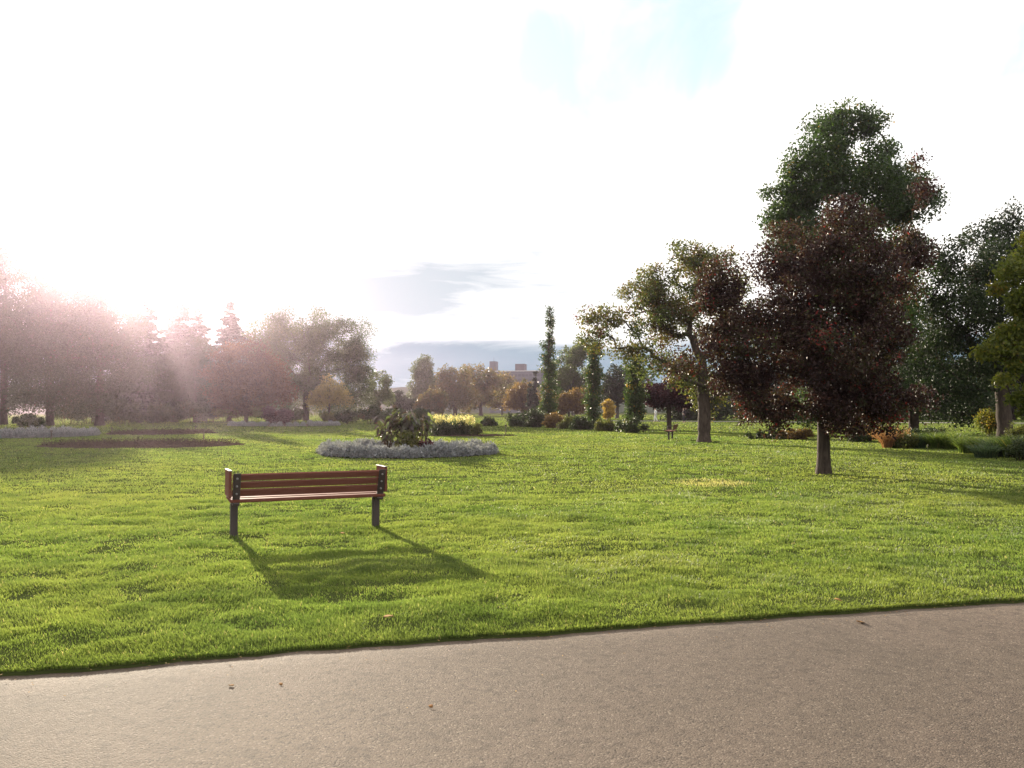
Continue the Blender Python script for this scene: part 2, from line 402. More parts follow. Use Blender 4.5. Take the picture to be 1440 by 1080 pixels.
h = mathn(nt, 'ADD', mathn(nt, 'MULTIPLY', vo.outputs['Distance'], -0.6), mathn(nt, 'ADD', mathn(nt, 'MULTIPLY', nS, 0.7), mathn(nt, 'MULTIPLY', nM, 0.8)))
p = principled(nt, c, 0.85, 0.18, 0, h, 0.7, 0.007); nt.links.new(p.outputs[0], o.inputs[0])

# ------------------------------------------------------------------ setting: ground, path, hills
rs = np.concatenate([[0.01], np.geomspace(1.2, 60, 190), np.geomspace(63, 478, 45)])
th_f = np.linspace(math.radians(48), math.radians(132), 620)
th_b = np.linspace(math.radians(132), math.radians(408), 120)[1:-1]
th = np.concatenate([th_f, th_b])
R, T = np.meshgrid(rs, th, indexing='ij')
X = R * np.cos(T); Y = R * np.sin(T); Z = gz_sheet(X, Y)
nT = len(th); nR = len(rs)
i = np.arange(nR - 1)[:, None] * nT; j = np.arange(nT)[None]; j2 = (j + 1) % nT
fq = np.stack([i + j, i + nT + j, i + nT + j2, i + j2], -1).reshape(-1, 4)
g = mesh_np('lawn', np.stack([X, Y, Z], -1).reshape(-1, 3), [fq], M['lawn']); g['kind'] = 'structure'

xs = np.concatenate([np.linspace(-60, -8, 30), np.linspace(-7.9, 9.9, 240), np.linspace(10, 60, 30)])
rows = np.linspace(0.06, -PATH_W + 0.04, 24)
ey = edge_y(xs)
V = np.stack([np.broadcast_to(xs, (len(rows), len(xs))), ey[None] + rows[:, None], np.full((len(rows), len(xs)), -0.02)], -1)
V[..., 2] += 0.012 * (vnoise(V[..., 0] / 1.5, V[..., 1] / 1.5, 9) - .5)
V[0, :, 2] -= 0.03
nX = len(xs); i = np.arange(len(rows) - 1)[:, None] * nX; j = np.arange(nX - 1)[None]
fq = np.stack([i + j, i + nX + j, i + nX + j + 1, i + j + 1], -1).reshape(-1, 4)
o_ = mesh_np('path', V.reshape(-1, 3), [fq], M['asphalt']); o_['kind'] = 'structure'

offs = np.array([-.004, 0.0, .03, .08, .15, .25, .4, .55]); xs2 = np.linspace(-14, 16, 700); e2 = edge_y(xs2)
YY = e2[None] + offs[:, None]; XX = np.broadcast_to(xs2, YY.shape); ZZ = gz(XX, YY) + np.array([-.08, -.012, .002, .004, .004, .004, .002, -.03])[:, None]
i = np.arange(7)[:, None] * 700; j = np.arange(699)[None]
o_ = mesh_np('lawn_edge', np.stack([XX, YY, ZZ], -1).reshape(-1, 3), [np.stack([i + j, i + j + 1, i + 700 + j + 1, i + 700 + j], -1).reshape(-1, 4)], M['lawn']); o_['kind'] = 'structure'
fp = MB(); pts = [wp(860, 590, 118)[:2], wp(1000, 590, 112)[:2], wp(1180, 590, 104)[:2], wp(1500, 590, 96)[:2]]
V = []; 
for k, (x, y) in enumerate(pts): V += [(x, y - 2.4, 0.05), (x, y + 2.4, 0.05)]
o_ = mesh_np('far_path', V, [[(2 * k, 2 * k + 2, 2 * k + 3, 2 * k + 1) for k in range(3)]], M['far_path']); o_['kind'] = 'structure'

a = np.linspace(0, 2 * math.pi, 400, endpoint=False)
prof = [(425, -0.5), (440, .45), (452, 1.0), (464, .9), (474, -0.5)]
hh = 6 + 7 * vnoise(a * 9, a * 0, 21) + 3 * vnoise(a * 40, a * 0, 22) + 1.5 * vnoise(a * 160, a * 0, 23)
V = []
for r, k in prof:
    V.append(np.stack([r * np.sin(a), r * np.cos(a), np.maximum(hh * k, -0.5) if k > 0 else np.full_like(a, -0.5)], -1))
V = np.concatenate(V); i = np.arange(4)[:, None] * 400; j = np.arange(400)[None]; j2 = (j + 1) % 400
o_ = mesh_np('hills', V, [np.stack([i + j, i + j2, i + 400 + j2, i + 400 + j], -1).reshape(-1, 4)], M['hill']); o_['kind'] = 'structure'

def bed(name, px, d, rx, ry):
    c = wp(px, 600, d); n = 90; k = 9; V = [(c[0], c[1], float(gz(c[0], c[1])) + .05)]
    for q in range(1, k + 1):
        f = q / k
        for s in range(n):
            an = 2 * math.pi * s / n; w = f * (1 + .03 * math.sin(3 * an) + .02 * math.sin(7 * an + 1))
            x = c[0] + rx * w * math.cos(an); y = c[1] + ry * w * math.sin(an)
            V.append((x, y, float(gz(x, y)) + (0.055 + random.uniform(-.025, .03) if q < k else -0.01)))
    f3 = [(0, 1 + s, 1 + (s + 1) % n) for s in range(n)]
    f4 = [(1 + (q - 1) * n + s, 1 + q * n + s, 1 + q * n + (s + 1) % n, 1 + (q - 1) * n + (s + 1) % n) for q in range(1, k) for s in range(n)]
    o = mesh_np(name, V, [f4, f3], M['soil']); o['kind'] = 'structure'
    return c
BEDS = []
def inbed(x, y):
    k = np.zeros(np.shape(x), bool)
    for cx_, cy_, rx, ry in BEDS: k |= ((x - cx_) / rx) ** 2 + ((y - cy_) / ry) ** 2 < 1
    return k
for args in (('soil_bed', 574, 30.6, 2.95, 2.95), ('soil_bed', 200, 38.0, 4.4, 3.3), ('soil_bed', 228, 57.0, 3.4, 4.2), ('soil_bed', 10, 50.5, 4.8, 4.6), ('soil_bed', 400, 84.0, 5.2, 4.5), ('soil_bed', 652, 51.5, 3.2, 1.4)):
    c = bed(*args); BEDS.append((c[0], c[1], args[3], args[4]))

# grass: blades over the lawn, thinning and widening with distance
def grass_zone(n, d0, d1, L, W, power=0.0, spread=0.62):
    d = np.exp(rng.uniform(math.log(d0), math.log(d1), n)); ang = rng.uniform(-spread, spread, n)
    x = d * np.tan(ang); y = d
    keep = (y > edge_y(x) - 0.01) & ~inbed(x, y)
    return x[keep], y[keep]
parts = []
for n, d0, d1 in ((900000, 4.6, 16), (430000, 16, 60), (170000, 60, 260)):
    x, y = grass_zone(n, d0, d1, 0, 0)
    # uneven sward: thin out in hollows
    pk = vnoise(x / 0.45, y / 0.45, 11) * .6 + vnoise(x / 0.16, y / 0.16, 12) * .4
    keep = rng.random(len(x)) < np.clip(-0.12 + 2.1 * pk, 0.08, 1)
    parts.append((x[keep], y[keep], pk[keep]))
x = np.concatenate([p[0] for p in parts]); y = np.concatenate([p[1] for p in parts]); pk = np.concatenate([p[2] for p in parts])
xe = rng.uniform(-9, 12, 24000); ye = edge_y(xe) + np.abs(rng.normal(0, .04, len(xe))) - 0.02
x = np.concatenate([x, xe]); y = np.concatenate([y, ye]); pk = np.concatenate([pk, np.full(len(xe), .55)])
N = len(x); z = gz(x, np.maximum(y, edge_y(x) + .002)) - 0.006
dist = np.hypot(x, y)
L = (0.016 + 0.031 * pk) * rng.uniform(.6, 1.35, N) * np.clip(0.8 + dist / 110, 1, 1.5)
W = np.maximum(0.0042, dist * 0.00085) * rng.uniform(.7, 1.3, N)
az_ = rng.uniform(0, 2 * math.pi, N); tilt = np.abs(rng.normal(0, .42, N))
gust = vnoise(x / .8, y / .8, 14) * 6.28
ek = np.clip(1 - (y - edge_y(x)) / .12, 0, 1) * (dist < 16)
L = L * (1 - .15 * ek)
hx = np.cos(az_) * tilt + .25 * np.cos(gust); hy = np.sin(az_) * tilt + .25 * np.sin(gust) - .9 * ek * rng.random(N) * vnoise(x * 3.1, y * 0, 31)
fa = rng.uniform(0, math.pi, N); wx = np.cos(fa) * W / 2; wy = np.sin(fa) * W / 2
P = np.stack([x, y, z], -1); Wv = np.stack([wx, wy, 0 * wx], -1)
D1 = np.stack([hx * .35, hy * .35, np.ones(N)], -1); D1 /= np.linalg.norm(D1, axis=1, keepdims=True)
D2 = np.stack([hx * 1.3, hy * 1.3, np.ones(N) * .75], -1); D2 /= np.linalg.norm(D2, axis=1, keepdims=True)
mid = P + D1 * (L * .5)[:, None]; tip = mid + D2 * (L * .55)[:, None]
V = np.stack([P - Wv, P + Wv, mid + Wv * .8, mid - Wv * .8, tip], 1).reshape(-1, 3)
b = np.arange(N)[:, None] * 5
q4 = b + np.array([[0, 1, 2, 3]]); q3 = b + np.array([[3, 2, 4]])
tint = np.clip(rng.normal(.45, .2, N) + .25 * (vnoise(x / 3, y / 3, 15) - .5) - .25 * (pk - .5), 0, .94)
dry = ((x - gp(1000, 680)[0]) / .75) ** 2 + ((y - gp(1000, 680)[1]) / 1.0) ** 2 + rng.normal(0, .35, N) < 1
tint[dry] = np.clip(rng.normal(.96, .05, dry.sum()), .8, 1)
tint[rng.random(N) < .015] = 1.0
o_ = mesh_np('grass', V, [q4, q3], M['grass'], None, {'tint': np.concatenate([tint, tint])}, True)
o_['kind'] = 'stuff'
del V, P, Wv, D1, D2, mid, tip, q4, q3

# ------------------------------------------------------------------ plants
def leaves(C, length, width, tint, droop=0.25, up=0.3, r=None, fold=0.22):
    """C (n,3) leaf bases -> verts, quads"""
    r = r or rng; n = len(C)
    u = r.normal(size=(n, 3)); u[:, 2] -= droop; u /= np.linalg.norm(u, axis=1, keepdims=True) + 1e-9
    k = r.normal(size=(n, 3)); k[:, 2] += up; v = np.cross(u, k); v /= np.linalg.norm(v, axis=1, keepdims=True) + 1e-9
    w = np.cross(u, v)
    l = (length * r.uniform(.65, 1.25, n))[:, None]; h = (width * r.uniform(.7, 1.2, n))[:, None] * .5
    V = np.stack([C, C + u * l * .45 + v * h + w * h * fold * 2, C + u * l, C + u * l * .45 - v * h + w * h * fold * 2], 1).reshape(-1, 3)
    return V, np.arange(n)[:, None] * 4 + np.arange(4)[None]

def skeleton(targets, trunk, rt, r, rmin=0.012):
    """branches from the trunk to every clump; pipe-model radii"""
    nodes = [np.array(p) for p in trunk]; par = [-1] + list(range(len(trunk) - 1)); plen = [0.0]
    for q in range(1, len(trunk)): plen.append(plen[-1] + np.linalg.norm(nodes[q] - nodes[q - 1]))
    top = nodes[len(trunk) // 2]
    order = np.argsort(np.linalg.norm(targets - top, axis=1)); chains = []
    for t in targets[order]:
        A = np.array(nodes); dd = np.linalg.norm(A - t, axis=1)
        cost = dd * (1 + .6 * np.clip((A[:, 2] - t[2]) / (dd + .01), 0, 1)) + .28 * np.array(plen)
        cost[0] += 99; q = int(np.argmin(cost)); a = nodes[q]; L = np.linalg.norm(t - a)
        ch = [q]; prev = q; m = 3
        for s in range(1, m + 1):
            f = s / m; p = a + (t - a) * f
            if s < m: p = p + r.normal(0, .055, 3) * L + np.array((0, 0, .09 * L * math.sin(math.pi * f)))
            nodes.append(p); par.append(prev); plen.append(plen[prev] + L / m); prev = len(nodes) - 1; ch.append(prev)
        chains.append(ch)
    cnt = np.zeros(len(nodes))
    for ch in chains:
        q = ch[-1]
        while q >= 0: cnt[q] += 1; q = par[q]
    cnt = np.maximum(cnt, .6)
    rad = np.maximum(rt * (cnt / len(targets)) ** .6, rmin)
    return nodes, rad, chains

def plant(name, px, d, lobes, leaf, n, mat, label, cat, group=None, trunk_r=0.2, fork=0.3, clumps=60, cr=None, seed=0,
          base=None, bark='bark', width=None, parts=('trunk', 'crown'), bias=0.0, sd_tint=.16, clump_sd=.14, stems=1, lean=0.0, droop=.3,
          depth=1.0, shell=.5, flare=1.35, extra=None, topf=.78):
    """a tree or bush at distance d; lobes in photo pixels (x, y, rx, ry) give its real outline at that distance"""
    n = int(n * 2.5); leaf *= 1.08; clumps = int(clumps * 1.15); cr = cr * 1.2 if cr else None
    r = np.random.default_rng(abs(seed + int(px) * 13 + int(d * 7)) + 5)
    s = d / F
    bx = wp(px, 600, d)[0]; root = np.array((bx, d, float(gz(bx, d)) - 0.02))
    e = empty(name, root, label, cat, group)
    LB = []
    for q, lb in enumerate(lobes):
        c = wp(lb[0], lb[1], d) - root; rx = lb[2] * s; rz = lb[3] * s
        ryd = depth * (rx * .6 + min(rx, rz) * .4)
        yo = lb[4] if len(lb) > 4 else r.uniform(-.35, .35) * ryd
        LB.append((c + np.array((0, yo, 0)), np.array((rx, ryd, rz)), lb[5] if len(lb) > 5 else 1.0))
    wgt = np.array([(b[1][0] * b[1][2]) ** .9 * b[2] for b in LB]); wgt /= wgt.sum()
    pick = r.choice(len(LB), clumps, p=wgt); C = []
    for q in pick:
        u = r.normal(size=3); u /= np.linalg.norm(u)
        f_ = (shell + (1 - shell) * r.random() ** .6) * .95
        if r.random() < .2: f_ *= r.uniform(1.05, 1.3)
        C.append(LB[q][0] + u * LB[q][1] * f_)
    C = np.array(C); C[:, 2] = np.maximum(C[:, 2], .05)
    size = cr or 0.42 * float(np.mean([min(b[1][0], b[1][2]) for b in LB]))
    cs = size * np.clip(r.lognormal(-.12, .38, clumps), .4, 1.7)
    H = max(b[0][2] + b[1][2] for b in LB)
    # trunk and limbs
    mb = MB()
    if stems == 1:
        cen = np.sum([b[0] * w for b, w in zip(LB, wgt)], axis=0)
        hz = np.linspace(0, topf * H, 9); f = np.clip((hz - fork * H) / (H * (1 - fork) + .01), 0, 1)
        tr = [np.array((cen[0] * .55 * q + lean * z * (1 - q) + .02 * trunk_r * r.normal(), cen[1] * .4 * q, z)) for z, q in zip(hz, f)]
        nodes, rad, chains = skeleton(C, tr, trunk_r, r, max(.004, d * .00028))
        tp = np.array(tr); trr = np.array([max(rad[q], .01) for q in range(len(tr))]); trr[:max(1, int(fork * 9))] = trunk_r
        # finer trunk with a root flare
        zz_ = np.linspace(0, 1, 26); ip = np.stack([np.interp(zz_, np.linspace(0, 1, 9), tp[:, k]) for k in range(3)], -1); ir = np.interp(zz_, np.linspace(0, 1, 9), trr)
        ir = ir * (1 + (flare - 1) * np.exp(-ip[:, 2] / (trunk_r * 1.3))) * (1 + .05 * r.normal(size=26))
        mb.tube(ip, ir, 14)
        for ch in chains:
            pp = [nodes[q] for q in ch]; rr = [min(rad[ch[0]], rad[ch[1]] * 1.15)] + [rad[q] for q in ch[1:]]
            rr[-1] *= .5
            mb.tube(pp, rr, 8 if rr[0] > .05 else 5, False)
    else:
        for q in range(stems):
            t = C[q % clumps]; a = np.array((r.normal(0, .12 * size), r.normal(0, .12 * size), 0)) + np.array((t[0], t[1], 0)) * .35
            mid_ = (a + t) / 2 + np.array((0, 0, .15 * t[2])) - np.array((t[0], t[1], 0)) * .12
            mb.tube([a, mid_, t], [trunk_r, trunk_r * .8, trunk_r * .4], 5)
    mb.build(parts[0], M[bark], e, True)
    # leaves
    per = r.multinomial(n, cs ** 2 / (cs ** 2).sum())
    own = np.repeat(np.arange(clumps), per); n = len(own)
    u = r.normal(size=(n, 3)); u /= np.linalg.norm(u, axis=1, keepdims=True)
    P_ = C[own] + u * (cs[own] * np.where(r.random(n) < .78, r.random(n) ** .5, np.minimum(np.abs(r.normal(0, .3, n)) + .45, 1.12)))[:, None] * np.array((1.05, 1.05, .85))
    P_[:, 2] = np.maximum(P_[:, 2], leaf * .4 + .02)
    ct = r.normal(0, clump_sd, clumps); tint = np.clip(.45 + bias + ct[own] + r.normal(0, sd_tint, n), 0, 1)
    V, Q = leaves(P_, leaf, width or leaf * .6, None, droop, .3, r)
    V[:, 2] = np.maximum(V[:, 2], 0.01)
    mesh_np(parts[1], V, [Q], M[mat], e, {'tint': tint}, False)
    if extra: extra(e, LB, r)
    return e

def conifer(px, d, top, hw, label, group, seed=1, tilt=0.0):
    r = np.random.default_rng(seed + abs(int(px))); bx = wp(px, 600, d)[0]; root = np.array((bx, d, -0.02))
    H = wp(px, top, d)[2]; R_ = hw * d / F
    e = empty('conifer_tree', root, label, 'tree', group)
    mb = MB(); mb.tube([(0, 0, 0), (tilt * .3, 0, H * .5), (tilt, 0, H)], [.022 * H, .013 * H, .02], 9); P0 = []; tn = []
    nl = int(H * 2.6); Cs = []; U = []; Ls = []
    for k in range(nl):
        f = (k + r.random()) / nl; zb = H * (.10 + .90 * f); ln = R_ * (1 - f) ** .82 * r.uniform(.7, 1.15) + .12
        nb = 7 if f < .85 else 5
        for b_ in range(nb):
            an = 2 * math.pi * (b_ + r.random()) / nb; l = ln * r.uniform(.65, 1.15)
            dr = np.array((math.cos(an), math.sin(an), 0)); m = 5
            zj = zb + r.normal(0, .016 * H)
            pts = [np.array((tilt * f, 0, min(zj, H))) + dr * l * q / m + np.array((0, 0, l * (-.32 * (q / m) + .22 * (q / m) ** 2.5))) for q in range(m + 1)]
            mb.tube(pts, np.linspace(.018 + .012 * l, .008, m + 1), 4, False)
            nq = int(16 + 50 * l)
            tq = r.random(nq) ** .7; base = np.array(pts)[0] + (np.array(pts)[-1] - np.array(pts)[0]) * tq[:, None]
            base[:, 2] += .0
            side = np.array((-dr[1], dr[0], 0)) * (r.uniform(-1, 1, nq) * .28 * l * (1.15 - tq))[:, None]
            Cs.append(base + side); uu = dr[None] * .7 + side * .9 + r.normal(0, .3, (nq, 3)); uu[:, 2] -= .25; U.append(uu); Ls.append(np.full(nq, .32 + .05 * l))
    mb.build('trunk', M['bark'], e, True)
    C = np.concatenate(Cs); U = np.concatenate(U); U /= np.linalg.norm(U, axis=1, keepdims=True); l = np.concatenate(Ls)[:, None] * r.uniform(.7, 1.4, (len(C), 1))
    v = np.cross(U, r.normal(0, .5, (len(C), 3)) + np.array((0, 0, 1))); v /= np.linalg.norm(v, axis=1, keepdims=True)
    V = np.stack([C, C + U * l * .5 + v * l * .26, C + U * l, C + U * l * .5 - v * l * .26], 1).reshape(-1, 3)
    mesh_np('crown', V, [np.arange(len(C))[:, None] * 4 + np.arange(4)[None]], M['needle'], e, {'tint': np.clip(r.normal(.45, .2, len(C)), 0, 1)}, False)
    return e

def reeds(name, px, d, h, spread, n, mat, label, cat, group=None, seed=3, plumes=0, wd=.014, lean=.9, part='foliage'):
    r = np.random.default_rng(seed + abs(int(px))); bx = wp(px, 600, d)[0]
    e = empty(name, (bx, d, float(gz(bx, d)) - .01), label, cat, group)
    a = r.uniform(0, 2 * math.pi, n); rad = spread * r.random(n) ** .5
    B = np.stack([np.cos(a) * rad * .6, np.sin(a) * rad * .6, 0 * a], -1); l = h * r.uniform(.6, 1.15, n)
    out = np.stack([np.cos(a) + r.normal(0, .5, n), np.sin(a) + r.normal(0, .5, n), 0 * a], -1) * (lean * (.25 + rad / spread) * .5)[:, None]
    fa = r.uniform(0, math.pi, n); Wv = np.stack([np.cos(fa), np.sin(fa), 0 * fa], -1) * wd * .5
    S = []
    for t, w in ((0, .7), (.35, 1), (.7, .8), (1, .08)):
        p = B + np.array((0, 0, 1.0)) * (l * (t - .22 * lean * t ** 3))[:, None] + out * (l * t ** 2)[:, None]
        S += [p - Wv * w, p + Wv * w]
    V = np.stack(S, 1).reshape(-1, 3); V[:, 2] = np.maximum(V[:, 2], 0); b = np.arange(n)[:, None] * 8
    Q = np.concatenate([b + np.array([[2 * k, 2 * k + 1, 2 * k + 3, 2 * k + 2]]) for k in range(3)])
    tt = np.clip(r.normal(.45, .22, n), 0, 1)
    mesh_np(part, V, [Q], M[mat], e, {'tint': np.concatenate([tt] * 3)}, True)
    if plumes:
        k = r.choice(n, plumes); tipp = V.reshape(n, 8, 3)[k, 6] ; m_ = 40
        C = np.repeat(tipp, m_, 0) + r.normal(0, 1, (plumes * m_, 3)) * np.array((.035, .035, .12)) * h
        C[:, 2] = np.maximum(C[:, 2], .1)
        V, Q = leaves(C, .07 * max(1, d / 30), .02 * max(1, d / 30), None, -.6, .1, r)
        mesh_np('plume', V, [Q], M['plume'], e, {'tint': np.clip(r.normal(.5, .25, len(C)), 0, 1)}, False)
    return e

# --- the big trees at right
plant('plum_tree', 1158, 20.95, [(1165, 470, 100, 110, 0), (1165, 375, 75, 80, -.2), (1060, 470, 60, 90), (1035, 540, 46, 48), (1012, 430, 28, 50), (1090, 370, 40, 45), (1240, 500, 52, 80), (1296, 275, 22, 45, .2, .7), (1287, 345, 22, 48, .1, 1.1), (1278, 420, 26, 40, .1, 1.2), (1062, 560, 50, 34), (1168, 425, 52, 50, -.5), (1245, 595, 46, 18), (1262, 560, 40, 30), (1085, 580, 60, 32), (1225, 582, 64, 34), (1005, 405, 28, 40, .3, .5), (985, 450, 30, 42, .2, .5), (975, 500, 28, 32, .2, .7), (1180, 305, 48, 36, 0, .8), (1160, 520, 70, 70, -1.0), (1165, 565, 60, 34, -.7), (1110, 440, 55, 65, -.6), (1205, 430, 50, 75, -.8), (1020, 490, 42, 50, -.3)],
      .088, 35000, 'maroon', 'nearest tree at right, maroon-leaved with a short thick trunk on open lawn', 'tree', trunk_r=.145, fork=.1, clumps=330, cr=.3, seed=1, width=.05, shell=.3, clump_sd=.17, sd_tint=.17)
plant('old_tree', 990, 41.4, [(868, 478, 50, 26, -1), (828, 468, 24, 18, -1.5), (848, 448, 22, 14, -1), (905, 425, 36, 32, 0), (918, 395, 26, 22, 0), (955, 375, 26, 32, 0), (945, 440, 46, 44), (985, 455, 55, 60), (1010, 395, 45, 50), (1040, 470, 45, 60), (935, 515, 40, 24), (900, 505, 36, 18), (1020, 530, 45, 30), (970, 535, 45, 24), (985, 370, 30, 28), (1005, 562, 42, 18, .5)],
      .13, 13500, 'old_tree', 'gnarled old tree with forked trunk and long limb reaching left, behind the maroon tree', 'tree', trunk_r=.29, fork=.13, topf=.42, clumps=210, cr=.42, seed=2, lean=.02, shell=.3, bias=.05, bark='bark', clump_sd=.2, flare=1.2)
plant('tall_tree', 1212, 46.0, [(1182, 165, 15, 20), (1222, 160, 14, 18), (1150, 195, 16, 26), (1112, 260, 22, 36), (1105, 300, 36, 60, 0, 1.4), (1130, 240, 30, 45), (1200, 178, 46, 32), (1158, 215, 40, 45), (1235, 205, 36, 45), (1200, 235, 65, 55), (1115, 320, 36, 50), (1190, 270, 80, 60), (1260, 280, 48, 55), (1130, 300, 40, 55), (1200, 370, 105, 80), (1180, 460, 110, 80), (1130, 350, 40, 50), (1270, 400, 50, 60), (1200, 560, 95, 38)],
      .17, 31000, 'green', 'tallest tree, green crown rising above the maroon tree', 'tree', trunk_r=.36, fork=.2, clumps=270, cr=.62, seed=3, shell=.3)
plant('leaning_tree', 1414, 46.5, [(1350, 405, 50, 70), (1400, 350, 45, 50), (1450, 340, 60, 60), (1500, 430, 80, 100), (1335, 490, 52, 60), (1400, 470, 70, 70), (1320, 555, 38, 30), (1365, 535, 40, 24), (1470, 520, 50, 30)],
      .16, 26000, 'dark_green', 'large dark green tree with leaning trunk at the right edge behind the reed border', 'tree', trunk_r=.36, fork=.2, clumps=190, cr=.7, seed=4, lean=-.06, shell=.3)
plant('shade_tree', 1285, 58.0, [(1285, 470, 55, 70), (1310, 540, 60, 50), (1250, 540, 50, 45), (1340, 560, 50, 35), (1220, 560, 45, 35)],
      .2, 11000, 'dark_green', 'dark rounded tree filling the gap between the maroon tree and the leaning tree', 'tree', trunk_r=.3, fork=.15, clumps=90, cr=.9, seed=5, bias=.1)
plant('oak_tree', 1545, 17.0, [(1440, 400, 50, 26), (1425, 350, 0.1, 0.1), (1428, 478, 36, 18), (1408, 520, 34, 22), (1395, 495, 20, 14), (1425, 425, 30, 14), (1450, 565, 42, 24), (1460, 440, 50, 24), (1490, 350, 60, 40), (1540, 400, 90, 110), (1540, 520, 80, 60)],
      .085, 17000, 'oak', 'yellow-green tree whose leafy branches hang in from the right edge', 'tree', trunk_r=.17, fork=.2, clumps=150, cr=.2, seed=6, shell=.3)
plant('plum_tree', 941, 63.0, [(940, 557, 38, 14), (918, 554, 22, 15), (966, 557, 24, 14), (945, 546, 30, 13)], .16, 6000, 'maroon_small',
      'small plum-coloured tree behind the far park bench', 'tree', trunk_r=.17, fork=.5, clumps=70, cr=.42, seed=7)
for k, (px, py, dd, rx) in enumerate(((985, 545, 128, 40), (1040, 535, 140, 42), (1090, 545, 134, 40), (1140, 530, 145, 44), (1195, 540, 132, 42), (1250, 535, 142, 44), (1310, 540, 130, 42), (1365, 535, 140, 44), (1425, 530, 132, 44), (1485, 535, 128, 46))):
    where = ('left of the old forked trunk', 'just right of the old forked trunk', 'left of the maroon tree trunk', 'straight behind the maroon tree trunk', 'just right of the maroon tree trunk', 'behind the tan plume grass', 'above the reed border', 'left of the leaning trunk', 'right behind the leaning trunk', 'at the right edge of the far wood')[k]
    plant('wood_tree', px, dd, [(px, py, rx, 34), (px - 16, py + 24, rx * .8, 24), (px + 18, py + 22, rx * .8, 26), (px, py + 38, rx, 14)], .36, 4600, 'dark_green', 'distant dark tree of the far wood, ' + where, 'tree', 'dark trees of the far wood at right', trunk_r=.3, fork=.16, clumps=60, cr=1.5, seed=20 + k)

# --- columnar poplars
for k, (px, dd, lb, lab) in enumerate(((772, 82, [(773, 445, 2.5, 18, 0, .5), (774, 470, 4, 30, 0, .7), (772, 508, 8.5, 34), (773, 545, 12, 36), (770, 578, 12, 22)], 'tallest columnar poplar with a thin bare tip above the hedge'),
        (835, 72, [(836, 495, 8, 18), (835, 525, 10, 26), (835, 560, 11, 26), (835, 585, 9, 16)], 'middle columnar poplar below the long reaching limb'),
        (893, 61, [(894, 520, 10, 20), (893, 550, 12, 24), (892, 580, 12, 22)], 'right-hand columnar poplar nearest the far park bench'))):
    plant('columnar_poplar', px, dd, lb, .17, 3600 if k == 0 else 3200, 'green', lab, 'tree', 'columnar poplars along the hedge', trunk_r=.11, fork=.9, clumps=190, cr=.29, seed=40 + k, shell=.35, bias=.12)
for px, dd, t, lab in ((752.5, 150, 514, 'taller of two thin dark cypresses left of the poplars'), (745.5, 146, 541, 'shorter of two thin dark cypresses left of the poplars')):
    plant('cypress_tree', px, dd, [(px, (t + 575) / 2, 2.6, (575 - t) / 2), (px, 565, 3.4, 20)], .3, 900, 'needle', lab, 'tree', 'thin cypresses', trunk_r=.1, fork=.9, clumps=40, cr=.22, seed=50)

